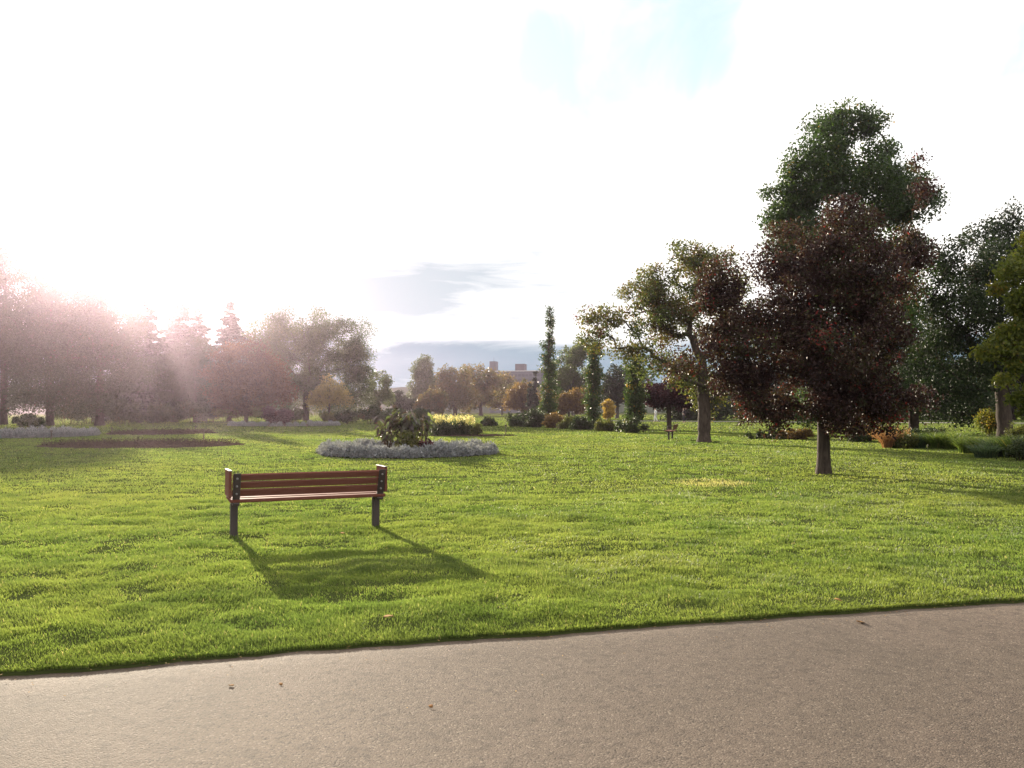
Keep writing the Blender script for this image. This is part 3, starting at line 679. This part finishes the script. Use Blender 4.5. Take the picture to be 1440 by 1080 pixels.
# --- middle distance and far trees
B = [
 ('pale_tree', 597, 225, [(597, 518, 14, 20), (588, 536, 15, 22), (605, 536, 15, 24), (597, 550, 18, 20)], 'pale_green', 'pale green egg-shaped tree standing alone against the sky', .5, 4200, .3),
 ('autumn_tree', 640, 210, [(642, 538, 26, 24), (624, 552, 20, 24), (657, 556, 22, 20)], 'brown_orange', 'broad orange-brown tree left of the grove, behind the yellow flower clump', .5, 4200, .45),
 ('autumn_tree', 676, 225, [(670, 532, 24, 20), (688, 546, 22, 24), (660, 556, 26, 24)], 'brown_orange', 'tall orange-brown tree below the distant tower', .5, 4200, .45),
 ('autumn_tree', 706, 240, [(706, 543, 22, 15), (722, 549, 24, 18), (695, 555, 20, 22), (742, 546, 16, 15), (735, 562, 24, 16)], 'brown_orange', 'dull brown tree below the rooftop box of the distant building', .5, 3600, .2),
 ('autumn_tree', 612, 180, [(612, 563, 22, 15), (600, 568, 14, 10)], 'brown_orange', 'low olive-orange tree under the pale egg-shaped tree', .45, 2600, .1),
 ('golden_tree', 735, 158, [(738, 553, 18, 16), (724, 562, 16, 18), (745, 566, 14, 16)], 'orange', 'golden-topped round tree left of the thin cypresses', .38, 3600, .4),
 ('autumn_tree', 800, 132, [(803, 562, 18, 16), (790, 568, 14, 14), (815, 568, 14, 14)], 'orange', 'orange bushy tree between the first two poplars', .32, 3200, .15),
 ('golden_tree', 856.5, 98, [(856, 570, 8, 9), (857, 580, 7, 8)], 'yellow', 'tiny bright yellow tree between the second and third poplars', .2, 1300, .2),
 ('grey_green_tree', 806, 145, [(800, 510, 24, 24), (822, 500, 16, 18), (790, 535, 24, 24), (820, 535, 26, 26)], 'pale_green', 'tall grey-green tree behind the gap between poplars', .36, 6000, .3),
 ('grey_green_tree', 868, 150, [(868, 535, 20, 26), (880, 555, 20, 20), (855, 550, 14, 18)], 'dark_green', 'dark tree behind the tiny yellow tree', .36, 3600, .3),
 ('broad_tree', 430, 122, [(432, 456, 36, 22), (385, 472, 32, 26), (462, 482, 44, 40), (415, 512, 60, 46), (492, 500, 26, 28), (455, 548, 64, 34), (370, 520, 36, 48), (503, 540, 20, 38), (400, 560, 60, 24), (362, 495, 38, 46), (400, 485, 50, 44, -2), (430, 500, 60, 50, -3), (505, 500, 16, 34)], 'dark_olive', 'huge rounded green tree mass at left of the horizon gap', .2, 50000, .4),
 ('pale_tree', 533, 138, [(533, 538, 15, 18), (528, 560, 16, 16), (542, 558, 13, 15)], 'pale_green', 'slim pale tree with bare limbs at the right foot of the huge green tree', .3, 1700, .25),
 ('far_tree', 557, 185, [(557, 562, 18, 12), (570, 568, 14, 9)], 'dark_green', 'low blue-green far tree under the hills', .42, 2000, .2),
 ('red_tree', 346, 91, [(345, 515, 44, 36), (312, 540, 30, 32), (380, 535, 30, 30), (350, 555, 48, 24), (402, 548, 14, 18)], 'red_orange', 'red-orange tree with clear trunk in the far silver-edged bed', .17, 13000, .22),
 ('small_tree', 463, 100, [(463, 550, 20, 20), (450, 560, 16, 14), (478, 558, 15, 15)], 'yellow_pale', 'small pale yellow vase-shaped tree in front of the huge green tree', .2, 2000, .13),
]
for k, (nm, px, dd, lb, mt, lab, lf, n, tr) in enumerate(B):
    plant(nm, px, dd, lb, lf, n, mt, lab, 'tree', None, trunk_r=tr, fork=.2 if nm != 'small_tree' else .08, clumps=300 if n > 12000 else (90 if n > 3000 else 50), seed=60 + k, shell=.4, bark='bark_grey' if nm in ('pale_tree', 'grey_green_tree') else 'bark')
# left: conifers and the tall dark mass under the sun
conifer(322, 112, 424, 42, 'pointed dark conifer with the sharpest tip, left of the huge green tree', 'conifers at left')
conifer(288, 118, 432, 34, 'conifer with a bent top just left of the pointed one', 'conifers at left', 2, -1.2)
conifer(246, 108, 400, 44, 'thin see-through conifer beside the bright gap in the glare', 'conifers at left', 3, .5)
conifer(196, 104, 392, 52, 'broad conifer left of the bright gap in the glare', 'conifers at left', 4)
for k, (px, dd, tp, rx, lab) in enumerate(((140, 84, 380, 52, 'tall dark tree nearest the conifers in the sun glare'), (70, 84, 362, 58, 'tall dark tree in the middle of the glare at left'), (5, 90, 330, 62, 'tall dark tree cut by the left edge of the photo'), (-75, 88, 310, 72, 'tall dark tree beyond the left edge of the glare'))):
    hh_ = 585 - tp
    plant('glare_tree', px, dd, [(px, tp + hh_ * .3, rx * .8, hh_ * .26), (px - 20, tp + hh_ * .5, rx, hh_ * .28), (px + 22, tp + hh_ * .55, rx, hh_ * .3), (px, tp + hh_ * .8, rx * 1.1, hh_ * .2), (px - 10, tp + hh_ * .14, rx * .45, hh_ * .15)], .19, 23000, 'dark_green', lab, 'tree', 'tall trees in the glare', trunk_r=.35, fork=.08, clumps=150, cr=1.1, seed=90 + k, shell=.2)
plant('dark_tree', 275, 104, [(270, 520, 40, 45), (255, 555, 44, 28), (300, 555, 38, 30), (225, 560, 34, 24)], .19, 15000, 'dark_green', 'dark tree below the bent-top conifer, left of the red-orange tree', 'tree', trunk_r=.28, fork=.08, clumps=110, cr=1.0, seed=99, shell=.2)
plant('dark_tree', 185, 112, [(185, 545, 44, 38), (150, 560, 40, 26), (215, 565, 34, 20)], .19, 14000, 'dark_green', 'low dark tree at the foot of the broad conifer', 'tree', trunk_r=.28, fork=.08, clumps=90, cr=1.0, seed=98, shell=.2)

# --- shrubs
def shrub(px, py, rx, ry, dd, mat, lab, group=None, n=1500, leaf=None, k=0, name='shrub'):
    leaf = leaf or max(.05, dd * .0021)
    return plant(name, px, dd, [(px, py, rx, ry), (px - rx * .45, py + ry * .3, rx * .55, ry * .7), (px + rx * .45, py + ry * .25, rx * .55, ry * .75)], leaf, n, mat, lab, 'shrub', group,
                 trunk_r=.025, clumps=34, seed=120 + k, stems=9, parts=('stem', 'foliage'), bark='stem', cr=max(.12, .42 * min(rx, ry) * dd / F), shell=.2)
SH = [
 (731, 590, 20, 11, 78, 'hedge', 'dark shrub at the left end of the hedge, beside the stake'),
 (755, 589, 14, 13, 76, 'hedge', 'dark shrub of the hedge just left of the tallest poplar'),
 (781, 592, 15, 11, 73, 'orange', 'russet-tinged shrub at the foot of the tallest poplar'),
 (800, 595, 15, 10, 70, 'bush_gold', 'light green shrub of the hedge right of the tallest poplar'),
 (818, 596, 16, 10, 67, 'hedge', 'dark shrub of the hedge just left of the middle poplar'),
 (851, 599, 15, 8, 63, 'bush_gold', 'low light green shrub right of the middle poplar'),
 (887, 598, 26, 11, 58, 'hedge', 'broad shrub ending the hedge under the right-hand poplar'),
 (688, 593, 10, 6, 82, 'hedge', 'small lone shrub on the lawn right of the yellow flower clump'),
 (318, 578, 17, 9, 104, 'bush_gold', 'rounded shrub rimmed with light, left of the red-orange tree trunk'),
 (297, 581, 11, 6, 106, 'hedge', 'low shrub left of the rounded light-rimmed one'),
 (358, 577, 14, 10, 100, 'bush_gold', 'light-rimmed shrub just right of the red-orange tree trunk'),
 (416, 583, 10, 7, 96, 'hedge', 'small shrub right of the dark maroon bush'),
 (466, 585, 14, 6, 98, 'bush_gold', 'low golden shrub below the pale yellow tree'),
 (492, 584, 14, 8, 95, 'hedge', 'dark low shrub second along the left border'),
 (520, 582, 18, 10, 92, 'hedge', 'dark shrub under the tan plume at left'),
 (552, 583, 18, 10, 90, 'hedge', 'dark shrub behind the tall bronze plant'),
 (588, 583, 18, 10, 88, 'hedge', 'dark shrub ending the left border beside the yellow flowers'),
 (245, 583, 18, 8, 106, 'hedge', 'dim shrub under the see-through conifer'),
 (205, 583, 20, 9, 104, 'hedge', 'dim shrub under the broad conifer'),
 (150, 584, 24, 9, 100, 'hedge', 'dim shrub in the glare right of the bright lawn patch'),
 (38, 590, 24, 9, 76, 'hedge', 'dim shrub behind the silver bed at the left edge'),
 (95, 577, 26, 13, 92, 'hedge', 'dim bush under the tall tree in the middle of the glare'),
 (172, 576, 26, 14, 94, 'hedge', 'dim bush between the two nearest glare tree trunks'),
 (226, 577, 24, 13, 98, 'hedge', 'dim bush in front of the thin see-through conifer'),
 (270, 577, 24, 13, 99, 'hedge', 'dim bush below the bent-top conifer'),
 (-12, 577, 26, 13, 92, 'hedge', 'dim bush cut by the left edge of the photo'),
 (125, 578, 18, 11, 92, 'hedge', 'dim bush just left of the nearest glare tree trunk'),
 (1300, 612, 40, 14, 36, 'hedge', 'dark green shrub right of the tan plume grass'),
 (1270, 617, 20, 14, 35, 'bush_gold', 'leafy shrub beside the tan plume grass'),
 (1215, 610, 40, 10, 42, 'hedge', 'dark shrub in the shade right of the maroon tree trunk'),
 (1085, 612, 40, 8, 46, 'hedge', 'low shrub in the shade left of the maroon tree trunk'),
 (1120, 610, 18, 6, 45, 'orange', 'low russet shrub just left of the maroon tree trunk'),
 (1440, 608, 16, 18, 30, 'bush_gold', 'yellow-green leafy shrub right of the leaning trunk'),
 (1392, 590, 16, 20, 48, 'oak', 'bright light-green shrub left of the leaning trunk'),
 (1440, 630, 24, 14, 26.5, 'hedge', 'dark mound of foliage at the right edge of the lawn'),
]
for k, s in enumerate(SH): shrub(*s, None, 1900 if s[4] < 50 else 1400, None, k)
shrub(388, 582, 20, 14, 88, 'maroon_small', 'dark maroon bush in the far silver-edged bed', None, 2600, .17, 50, 'maroon_bush')
reeds('plume_grass', 1247, 35, .85, .3, 500, 'plume', 'tan fluffy plume grass in the right border', 'grass clump', plumes=26)
reeds('plume_grass', 529, 94, 1.5, .25, 220, 'plume', 'small tan plume standing out of the left border', 'grass clump', plumes=16, wd=.05)
for k, (px, dd, h, sp, n, mt, lab) in enumerate(((1318, 34.5, .75, .5, 700, 'reed', 'upright green reed clump at the left of the reed border'), (1340, 34, .8, .5, 700, 'reed', 'upright reed clump just left of the gap in the border'), (1290, 35, .7, .45, 500, 'blue_reed', 'bluish reed clump beside the dark shrub in the border'),
    (1362, 31, .7, .5, 800, 'reed', 'arching yellow-green reed clump right of the gap'), (1385, 29.5, .75, .55, 900, 'reed', 'arching yellow-green reed clump with straw tips below the leaning trunk'), (1405, 28.5, .7, .55, 900, 'blue_reed', 'blue-green arching clump right of the straw-tipped one'), (1428, 28, .85, .6, 900, 'reed', 'tall reed clump against the right edge'), (1385, 27.8, .5, .5, 600, 'blue_reed', 'low blue-green clump at the lawn edge'))):
    reeds('reed_clump', px, dd, h, sp, n, mt, lab, 'grass clump', 'reed clumps of the right border', 200 + k, wd=.022)

# --- round flower bed with silver edging
def miller(seed):
    r = np.random.default_rng(seed); e = empty('dusty_miller', (0, 0, 0), 'x', 'plant')
    mb = MB()
    for q in range(7):
        a = r.uniform(0, 6.28); mb.tube([(0, 0, 0), (.06 * math.cos(a), .06 * math.sin(a), .12), (.13 * math.cos(a), .13 * math.sin(a), .22)], [.008, .006, .004], 4)
    mb.build('stem', M['stem'], e, True)
    n = 900; u = r.normal(size=(n, 3)); u[:, 2] = np.abs(u[:, 2]); u /= np.linalg.norm(u, axis=1, keepdims=True)
    bump = 1 + .22 * np.sin(u[:, 0] * 7 + seed) * np.cos(u[:, 1] * 6 + seed * 2)
    C = u * (r.random(n) ** .35 * bump)[:, None] * np.array((.25, .25, .29))
    V, Q = leaves(C, .085, .035, None, -.5, .2, r); V[:, 2] = np.maximum(V[:, 2], .0)
    mesh_np('foliage', V, [Q], M['silver'], e, {'tint': np.clip(r.normal(.5, .22, n), 0, 1)}, False)
    return e
protos = [miller(300 + k) for k in range(4)]; used = set()
def put_miller(x, y, s, label, group):
    k = random.randrange(4); o = protos[k] if k not in used else copy_tree(protos[k]); used.add(k)
    o.location = (x, y, float(gz(x, y)) + .02); o.rotation_euler = (0, 0, random.uniform(0, 6.28)); o.scale = (s, s, s * random.uniform(.85, 1.15))
    tag(o, label, 'plant', group)
c = wp(574, 600, 30.6)
for row, rr, nn in ((0, 2.85, 46), (1, 2.5, 38)):
    for k in range(nn):
        a = 2 * math.pi * (k + random.uniform(-.2, .2)) / nn; q = rr + random.uniform(-.1, .1)
        put_miller(c[0] + q * math.cos(a), c[1] + q * math.sin(a), random.uniform(.75, 1.3), 'silver-grey mound of the ring edging the round bed behind the bench', 'silver plants edging the round bed')
c2 = wp(10, 600, 50.5)
for k in range(46):
    a = 2 * math.pi * (k + random.uniform(-.2, .2)) / 46
    put_miller(c2[0] + 4.6 * math.cos(a), c2[1] + 4.4 * math.sin(a), random.uniform(1.1, 1.5), 'silver-grey mound edging the flower bed at the left edge', 'silver plants edging the left bed')
c3 = wp(400, 600, 84)
for k in range(44):
    a = 2 * math.pi * (k + random.uniform(-.2, .2)) / 44
    put_miller(c3[0] + 5.0 * math.cos(a), c3[1] + 4.3 * math.sin(a), random.uniform(1.0, 1.4), 'silver-grey mound edging the far bed around the maroon bush', 'silver plants edging the far bed')

def big_leaf_plant(px, d, h, sp, nst, nl, mat, label, leaf=.3, seed=5, droop=.9, t0=.35):
    r = np.random.default_rng(seed); bx = wp(px, 600, d)[0]
    e = empty('leafy_plant', (bx, d, float(gz(bx, d)) + .02), label, 'plant'); mb = MB(); C = []; 
    for q in range(nst):
        a = r.uniform(0, 6.28); l = h * r.uniform(.6, 1.0); o_ = sp * r.uniform(.25, 1)
        p = [np.array((math.cos(a) * .15 * o_, math.sin(a) * .15 * o_, 0)), np.array((math.cos(a) * .4 * o_, math.sin(a) * .4 * o_, l * .6)), np.array((math.cos(a) * o_, math.sin(a) * o_, l))]
        mb.tube(p, [.022, .016, .007], 6)
        for t in r.uniform(t0, 1.0, nl // nst):
            C.append(((1 - t) ** 2) * p[0] + 2 * t * (1 - t) * p[1] + t * t * p[2] + r.normal(0, .05, 3))
    mb.build('stem', M['stem'], e, True)
    C = np.array(C); n = len(C)
    u = r.normal(size=(n, 3)); u[:, 2] = u[:, 2] * .5 - droop * .4; u[:, :2] += C[:, :2] * .9; u /= np.linalg.norm(u, axis=1, keepdims=True)
    v = np.cross(u, r.normal(0, .4, (n, 3)) + np.array((0, 0, 1))); v /= np.linalg.norm(v, axis=1, keepdims=True); w = np.cross(v, u)
    l = (leaf * r.uniform(.5, 1.25, n))[:, None]; hw = l * .24; S = []
    for t, k in ((0, .12), (.3, .85), (.6, .9), (1, .05)):
        ctr = C + u * l * t - np.array((0, 0, 1)) * l * droop * .45 * t * t
        S += [ctr - v * hw * k + w * hw * k * .35, ctr, ctr + v * hw * k + w * hw * k * .35]
    V = np.stack(S, 1).reshape(-1, 3); V[:, 2] = np.maximum(V[:, 2], .01); b = np.arange(n)[:, None] * 12; Q = []
    for k in range(3):
        for m_ in range(2): Q.append(b + np.array([[3 * k + m_, 3 * k + m_ + 1, 3 * k + m_ + 4, 3 * k + m_ + 3]]))
    tt = np.clip(r.normal(.45, .25, n), 0, 1)
    mesh_np('foliage', V, [np.concatenate(Q)], M[mat], e, {'tint': np.concatenate([tt] * 6)}, True)
    return e
big_leaf_plant(573, 30.4, 1.6, .95, 15, 200, 'bronze', 'tall bronze plant with big drooping leaves in the middle of the round bed', .32, 5, .9, .72)
big_leaf_plant(545, 30.8, 1.25, .75, 8, 80, 'bronze', 'lighter drooping plant at the left side of the round bed', .26, 6, 1.2, .5)
big_leaf_plant(596, 30.8, 1.45, .5, 8, 80, 'bronze', 'reddish big-leaved plant at the right side of the round bed', .24, 7, .9, .65)
shrub(570, 620, 19, 13, 30.0, 'bush_gold', 'dark low foliage at the foot of the tall bronze plant', None, 700, .11, 61, 'low_plant')
shrub(598, 625, 11, 7, 30.1, 'maroon_small', 'low reddish foliage right of the tall bronze plant stem', None, 300, .10, 62, 'low_plant')

# --- yellow flower clump
def blooms(e, LB, r):
    C = []
    for q in range(95):
        x = r.uniform(-1.22, 1.22); y = r.uniform(-.55, .55); zt = r.uniform(.78, 1.12)
        C.append(np.array((x, y, zt)) + r.normal(0, 1, (16, 3)) * np.array((.035, .035, .085)))
    C = np.concatenate(C); V, Q = leaves(C, .085, .05, None, -.4, .2, r)
    mesh_np('bloom', V, [Q], M['bloom'], e, {'tint': np.clip(r.normal(.5, .25, len(C)), 0, 1)}, False)
plant('flower_clump', 638, 51.5, [(622, 602, 16, 10), (640, 602, 18, 10), (656, 602, 14, 10), (638, 607, 28, 6)], .10, 4200, 'hedge', 'wide clump of yellow-flowered plants with dark lower leaves on the lawn', 'flowers',
      trunk_r=.014, clumps=60, seed=150, stems=26, parts=('stem', 'foliage'), bark='stem', cr=.26, shell=.1, extra=blooms)
shrub(671, 604, 6, 8, 51.2, 'bush_gold', 'little upright plant just right of the yellow flower clump', None, 700, .09, 63, 'low_plant')
# stakes
for k, (px, d, h, lab) in enumerate(((711, 51.5, .62, 'thin stake on the lawn right of the yellow flower clump'), (286, 38.5, .62, 'thin leaning stake in the nearer bare soil bed'), (275, 58, .42, 'short stake in the farther bare soil bed'), (72, 44.5, .45, 'short stake in front of the silver bed at left'), (157, 54, .4, 'short stake left of the farther bare soil bed'))):
    x = wp(px, 600, d)[0]; mb = MB(); mb.tube([(0, 0, -.05), (.015, 0, h * .5), (.04 if k == 1 else .01, 0, h)], [.028, .028, .026], 8); mb.box((.02, 0, h + .0), (.13, .02, .07))
    o_ = mb.build('stake', M['stake']); o_.location = (x, d, float(gz(x, d))); tag(o_, lab, 'stake', 'garden stakes')
# stubble in the bare beds: withered plants
r = np.random.default_rng(77)
for (px, d, rx, ry, lab) in ((200, 38.0, 4.1, 3.0, 'withered low plants covering the nearer bare soil bed'), (228, 57.0, 3.1, 3.8, 'withered low plants covering the farther bare soil bed')):
    c = wp(px, 600, d); n = 5200; a = r.uniform(0, 6.28, n); q = np.sqrt(r.random(n))
    C = np.stack([c[0] + rx * q * np.cos(a), c[1] + ry * q * np.sin(a), r.random(n) ** 1.6 * .2 + .03], -1)
    V, Q = leaves(C, .11, .04, None, .0, .2, r); V[:, 2] = np.maximum(V[:, 2], .03)
    o_ = mesh_np('withered_plants', V, [Q], M['withered'], None, {'tint': np.clip(r.normal(.5, .25, n), 0, 1)}, False); o_['kind'] = 'stuff'

# ------------------------------------------------------------------ benches
def bench(loc, rz, label, panels):
    e = empty('park_bench', loc, label, 'bench', None, rz)
    LB_ = 1.87; zs = .43; lean = math.radians(20)
    # local: x along, +y forward (sitting side), z up; the backrest foot is at y = -.2
    cy, sy = math.cos(lean), math.sin(lean)
    Rb = np.array([[1, 0, 0], [0, cy, -sy], [0, sy, cy]])        # leans back (towards -y)
    foot = np.array((0, -.19, .508))
    for k in range(3):
        mb = MB(); c = foot + Rb @ np.array((0, 0, .046 + k * .099)); mb.box(c, (LB_, .038, .081), Rb, .007); mb.build('back_slat', M['wood'], e)
    for k in range(3):
        mb = MB(); mb.box((0, -.145 + k * .145, zs + .02 + .008 * k), (LB_ + .04, .135, .042), None, .008); mb.build('seat_slat', M['wood'], e)
    for s in (-1, 1):
        x = s * .885
        mb = MB(); mb.box((x, .0, zs / 2 - .02), (.085, .085, zs - .0), None, .006); mb.build('leg', M['steel'], e)
        mb = MB(); mb.box((x, -.01, zs - .012), (.08, .43, .022), None, .004)
        c = foot + Rb @ np.array((x, -.026, .095)); mb.box(c, (.085, .012, .42), Rb, .004)
        mb.box((x, -.19, .44), (.08, .03, .09), None, .004)
        br = mb.build('bracket', M['steel'], e)
        for k in range(3):
            mb = MB(); c = foot + Rb @ np.array((x, -.034, .046 + k * .099)); n_ = Rb @ np.array((0, -1, 0))
            mb.tube([c, c + n_ * .006, c + n_ * .012], [.013, .013, .008], 10); b_ = mb.build('bolt', M['bolt'], br, True)
        if panels:
            mb = MB(); mb.box((s * (LB_ / 2 + .021), -.03, .65), (.034, .40, .31), None, .006); pn = mb.build('side_panel', M['wood'], e)
            mb = MB(); mb.box((s * (LB_ / 2 + .021), -.035, .812), (.04, .44, .012), None, .004); mb.build('cap_rail', M['steel'], pn)
        else:
            mb = MB(); mb.tube([(s * .90, .2, zs + .02), (s * .90, .24, .62), (s * .90, .2, .69), (s * .90, 0, .70), (s * .90, -.25, .70)], [.014] * 5, 7); mb.build('armrest', M['steel'], e, True)
    return e
pL = np.array(gp(327, 754)); pR = np.array(gp(531, 745)); mid_ = (pL + pR) / 2; dv = pR - pL
bench((mid_[0], mid_[1], float(gz(mid_[0], mid_[1]))), math.atan2(dv[1], dv[0]) + .10, 'near red-brown slatted bench seen from behind, casting a long shadow on the lawn', True)
fb = gp(943, 618.5)
bench((fb[0], fb[1], .01), math.radians(90 - 16), 'small far bench seen from its side, near the old forked tree', False)

# ------------------------------------------------------------------ fallen leaves
def litter(px, py, s, lab, k, on_path=False):
    r = np.random.default_rng(400 + k); x, y = gp(px, py)
    n = 9; a = np.linspace(0, 2 * math.pi, n, endpoint=False); rad = s * (.55 + .45 * np.abs(np.cos(a * 1.5))) 
    V = [(0, 0, .005)] + [(rd * math.cos(t) * 1.2, rd * math.sin(t) * .8, .003 + s * .22 * r.random()) for t, rd in zip(a, rad)]
    f = [(0, 1 + q, 1 + (q + 1) % n) for q in range(n)]
    top = np.array(V); bot = top - np.array((0, 0, .002)); V = np.concatenate([top, bot]); m_ = len(top)
    f2 = [(m_ + a_, m_ + c_, m_ + b_) for a_, b_, c_ in f]; f4 = [(1 + q, m_ + 1 + q, m_ + 1 + (q + 1) % n, 1 + (q + 1) % n) for q in range(n)]
    o = mesh_np('fallen_leaf', V, [f4, f + f2], M['litter'], None, {'tint': np.full(len(f4) + len(f) * 2, r.random())}, True)
    o.location = (x, y, -.018 if on_path else float(gz(x, y)) + .045); o.rotation_euler = (r.uniform(-.2, .2), r.uniform(-.2, .2), r.uniform(0, 6)); tag(o, lab, 'leaf', 'fallen leaves')
litter(1210, 872, .042, 'tan curled leaf lying on the path at right', 1, True)
litter(481, 757, .045, 'orange leaf lying on the grass behind the near bench', 2)
litter(325, 960, .018, 'small pale leaf on the path at left', 3, True)
litter(395, 958, .016, 'tiny tan leaf on the path below the bench shadow', 4, True)
litter(606, 989, .017, 'thin tan leaf on the path, nearest the bottom middle', 5, True)
litter(546, 880, .04, 'brown leaf caught at the grass edge left of centre', 6)
litter(1178, 850, .03, 'pale leaf at the grass edge above the tan curled leaf', 7)

r = np.random.default_rng(55); n = 420; xx = r.uniform(-6, 9, n); off = np.abs(r.normal(0, .22, n)) * (1 + 3 * (r.random(n) < .12)) + .03
C = np.stack([xx, edge_y(xx) - off, np.full(n, -.012)], -1); l = .022 * r.uniform(.4, 1.3, n)[:, None]; an = r.uniform(0, 6.28, n)
u = np.stack([np.cos(an), np.sin(an), r.uniform(0, .15, n)], -1); v = np.stack([-np.sin(an), np.cos(an), 0 * an], -1) * .16
V = np.stack([C, C + l * (u * .5 + v), C + l * u, C + l * (u * .5 - v)], 1).reshape(-1, 3)
o_ = mesh_np('clippings', V, [np.arange(n)[:, None] * 4 + np.arange(4)[None]], M['litter'], None, {'tint': r.random(n)}, False); o_['kind'] = 'stuff'

# ------------------------------------------------------------------ people on the far lawn
def person(px, d, h, label, top, legs, face, stride):
    x = wp(px, 600, d)[0]; e = empty('person', (x, d, 0.01), label, 'person', None, face); s = h / 1.72
    pts = {'pel': (0, 0, .95), 'che': (0, .02, 1.22), 'nec': (0, .02, 1.46), 'hd': (0, .03, 1.56), 'ht': (0, .02, 1.68),
           'shL': (-.19, 0, 1.41), 'elL': (-.25, -.06, 1.12), 'wrL': (-.24, .08, .9), 'haL': (-.24, .12, .81), 'shR': (.19, 0, 1.41), 'elR': (.25, .03, 1.12), 'wrR': (.24, -.02, .88), 'haR': (.24, -.02, .79),
           'hiL': (-.1, 0, .9), 'knL': (-.11, stride * .5 + .03, .5), 'anL': (-.11, stride * .6, .09), 'toL': (-.12, stride * .6 + .15, .04),
           'hiR': (.1, 0, .9), 'knR': (.11, -stride * .3 + .04, .5), 'anR': (.11, -stride, .12), 'toR': (.12, -stride + .13, .04)}
    rad = {'pel': .145, 'che': .15, 'nec': .055, 'hd': .088, 'ht': .075, 'shL': .07, 'shR': .07, 'elL': .048, 'elR': .048, 'wrL': .033, 'wrR': .033, 'haL': .038, 'haR': .038, 'hiL': .095, 'hiR': .095, 'knL': .066, 'knR': .066, 'anL': .045, 'anR': .045, 'toL': .04, 'toR': .04}
    ed = [('pel', 'che'), ('che', 'nec'), ('nec', 'hd'), ('hd', 'ht'), ('che', 'shL'), ('shL', 'elL'), ('elL', 'wrL'), ('wrL', 'haL'), ('che', 'shR'), ('shR', 'elR'), ('elR', 'wrR'), ('wrR', 'haR'), ('pel', 'hiL'), ('hiL', 'knL'), ('knL', 'anL'), ('anL', 'toL'), ('pel', 'hiR'), ('hiR', 'knR'), ('knR', 'anR'), ('anR', 'toR')]
    def grow(nm, keys, mat, gain):
        ks = [k for k in pts if k in keys]; me = bpy.data.meshes.new(nm)
        me.from_pydata([tuple(v * s for v in pts[k]) for k in ks], [(ks.index(a), ks.index(b)) for a, b in ed if a in ks and b in ks], [])
        o = bpy.data.objects.new(nm, me); COL.objects.link(o); o.parent = e; me.materials.append(M[mat])
        mod = o.modifiers.new('skin', 'SKIN')
        for k, sv in zip(ks, me.skin_vertices[0].data if me.skin_vertices else []): pass
        lay = me.skin_vertices[0] if me.skin_vertices else None
        if lay:
            for k, sv in zip(ks, lay.data): sv.radius = (rad[k] * gain * s,) * 2; sv.use_root = (k == ks[0])
        sub = o.modifiers.new('sub', 'SUBSURF'); sub.levels = 1; sub.render_levels = 2
    grow('body', set(pts), 'skin', 1.0)
    grow('shirt', {'pel', 'che', 'shL', 'elL', 'wrL', 'shR', 'elR', 'wrR'}, top, 1.16)
    grow('trousers', {'pel', 'hiL', 'knL', 'anL', 'hiR', 'knR', 'anR'}, legs, 1.18)
    mb = MB(); mb.tube([(0, .0, 1.60 * s), (0, 0, 1.67 * s), (0, .01, 1.73 * s), (0, .01, 1.765 * s)], [.088 * s, .1 * s, .085 * s, .03 * s], 10); mb.build('hair', M['hair'], e, True)
person(922, 108, 1.78, 'walker in white top on the far lawn left of the small plum tree', 'cloth_white', 'cloth_white', math.radians(80), .22)
person(962, 104, 1.85, 'walker in dark clothes on the far lawn right of the small plum tree', 'cloth_dark', 'cloth_dark', math.radians(100), .18)

# ------------------------------------------------------------------ distant building
bd = 400.0; c = wp(735, 576, bd)
e = empty('distant_building', (c[0], bd, 0), 'long grey building with a tower and rooftop box above the far trees', 'building', None, math.radians(-14))
hh = wp(735, 523, bd)[2]
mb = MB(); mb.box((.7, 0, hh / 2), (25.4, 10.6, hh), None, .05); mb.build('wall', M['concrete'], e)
mb = MB(); mb.box((.7, 0, hh + .2), (25.8, 11, .4), None, .05); rf = mb.build('roof', M['roof_white'], e)
tz = wp(694, 508, bd)[2]
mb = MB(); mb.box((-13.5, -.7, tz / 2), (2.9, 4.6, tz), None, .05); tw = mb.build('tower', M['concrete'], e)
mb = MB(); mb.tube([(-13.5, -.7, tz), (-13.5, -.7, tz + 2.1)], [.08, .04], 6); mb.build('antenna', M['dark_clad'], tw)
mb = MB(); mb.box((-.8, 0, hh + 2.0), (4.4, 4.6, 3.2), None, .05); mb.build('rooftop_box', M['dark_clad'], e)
for fl in range(3):
    mb = MB()
    for k in range(14): mb.box((-10.6 + k * 1.73, -5.32, hh - 1.7 - fl * 2.2), (1.3, .08, 1.1), None, .02)
    mb.build('window_band', M['glass'], e)

# ------------------------------------------------------------------ haze
HAZE_DENSITY = 0.00026
m = bpy.data.materials.new('haze'); m.use_nodes = True; nt = m.node_tree; nt.nodes.clear(); M['haze'] = m
o = nt.nodes.new('ShaderNodeOutputMaterial'); pv = nt.nodes.new('ShaderNodeVolumePrincipled')
pv.inputs['Color'].default_value = (1, .80, 1, 1); pv.inputs['Density'].default_value = HAZE_DENSITY; pv.inputs['Anisotropy'].default_value = 0.925
nt.links.new(pv.outputs[0], o.inputs['Volume'])
mb = MB(); V = [(x, y, z) for x in (-490, 490) for y in (-490, 490) for z in (-1.6, 28.5)]
h_ = mesh_np('haze', V, [[(0, 1, 3, 2), (4, 6, 7, 5), (0, 4, 5, 1), (2, 3, 7, 6), (0, 2, 6, 4), (1, 5, 7, 3)]], m, None, None, False); h_['kind'] = 'stuff'
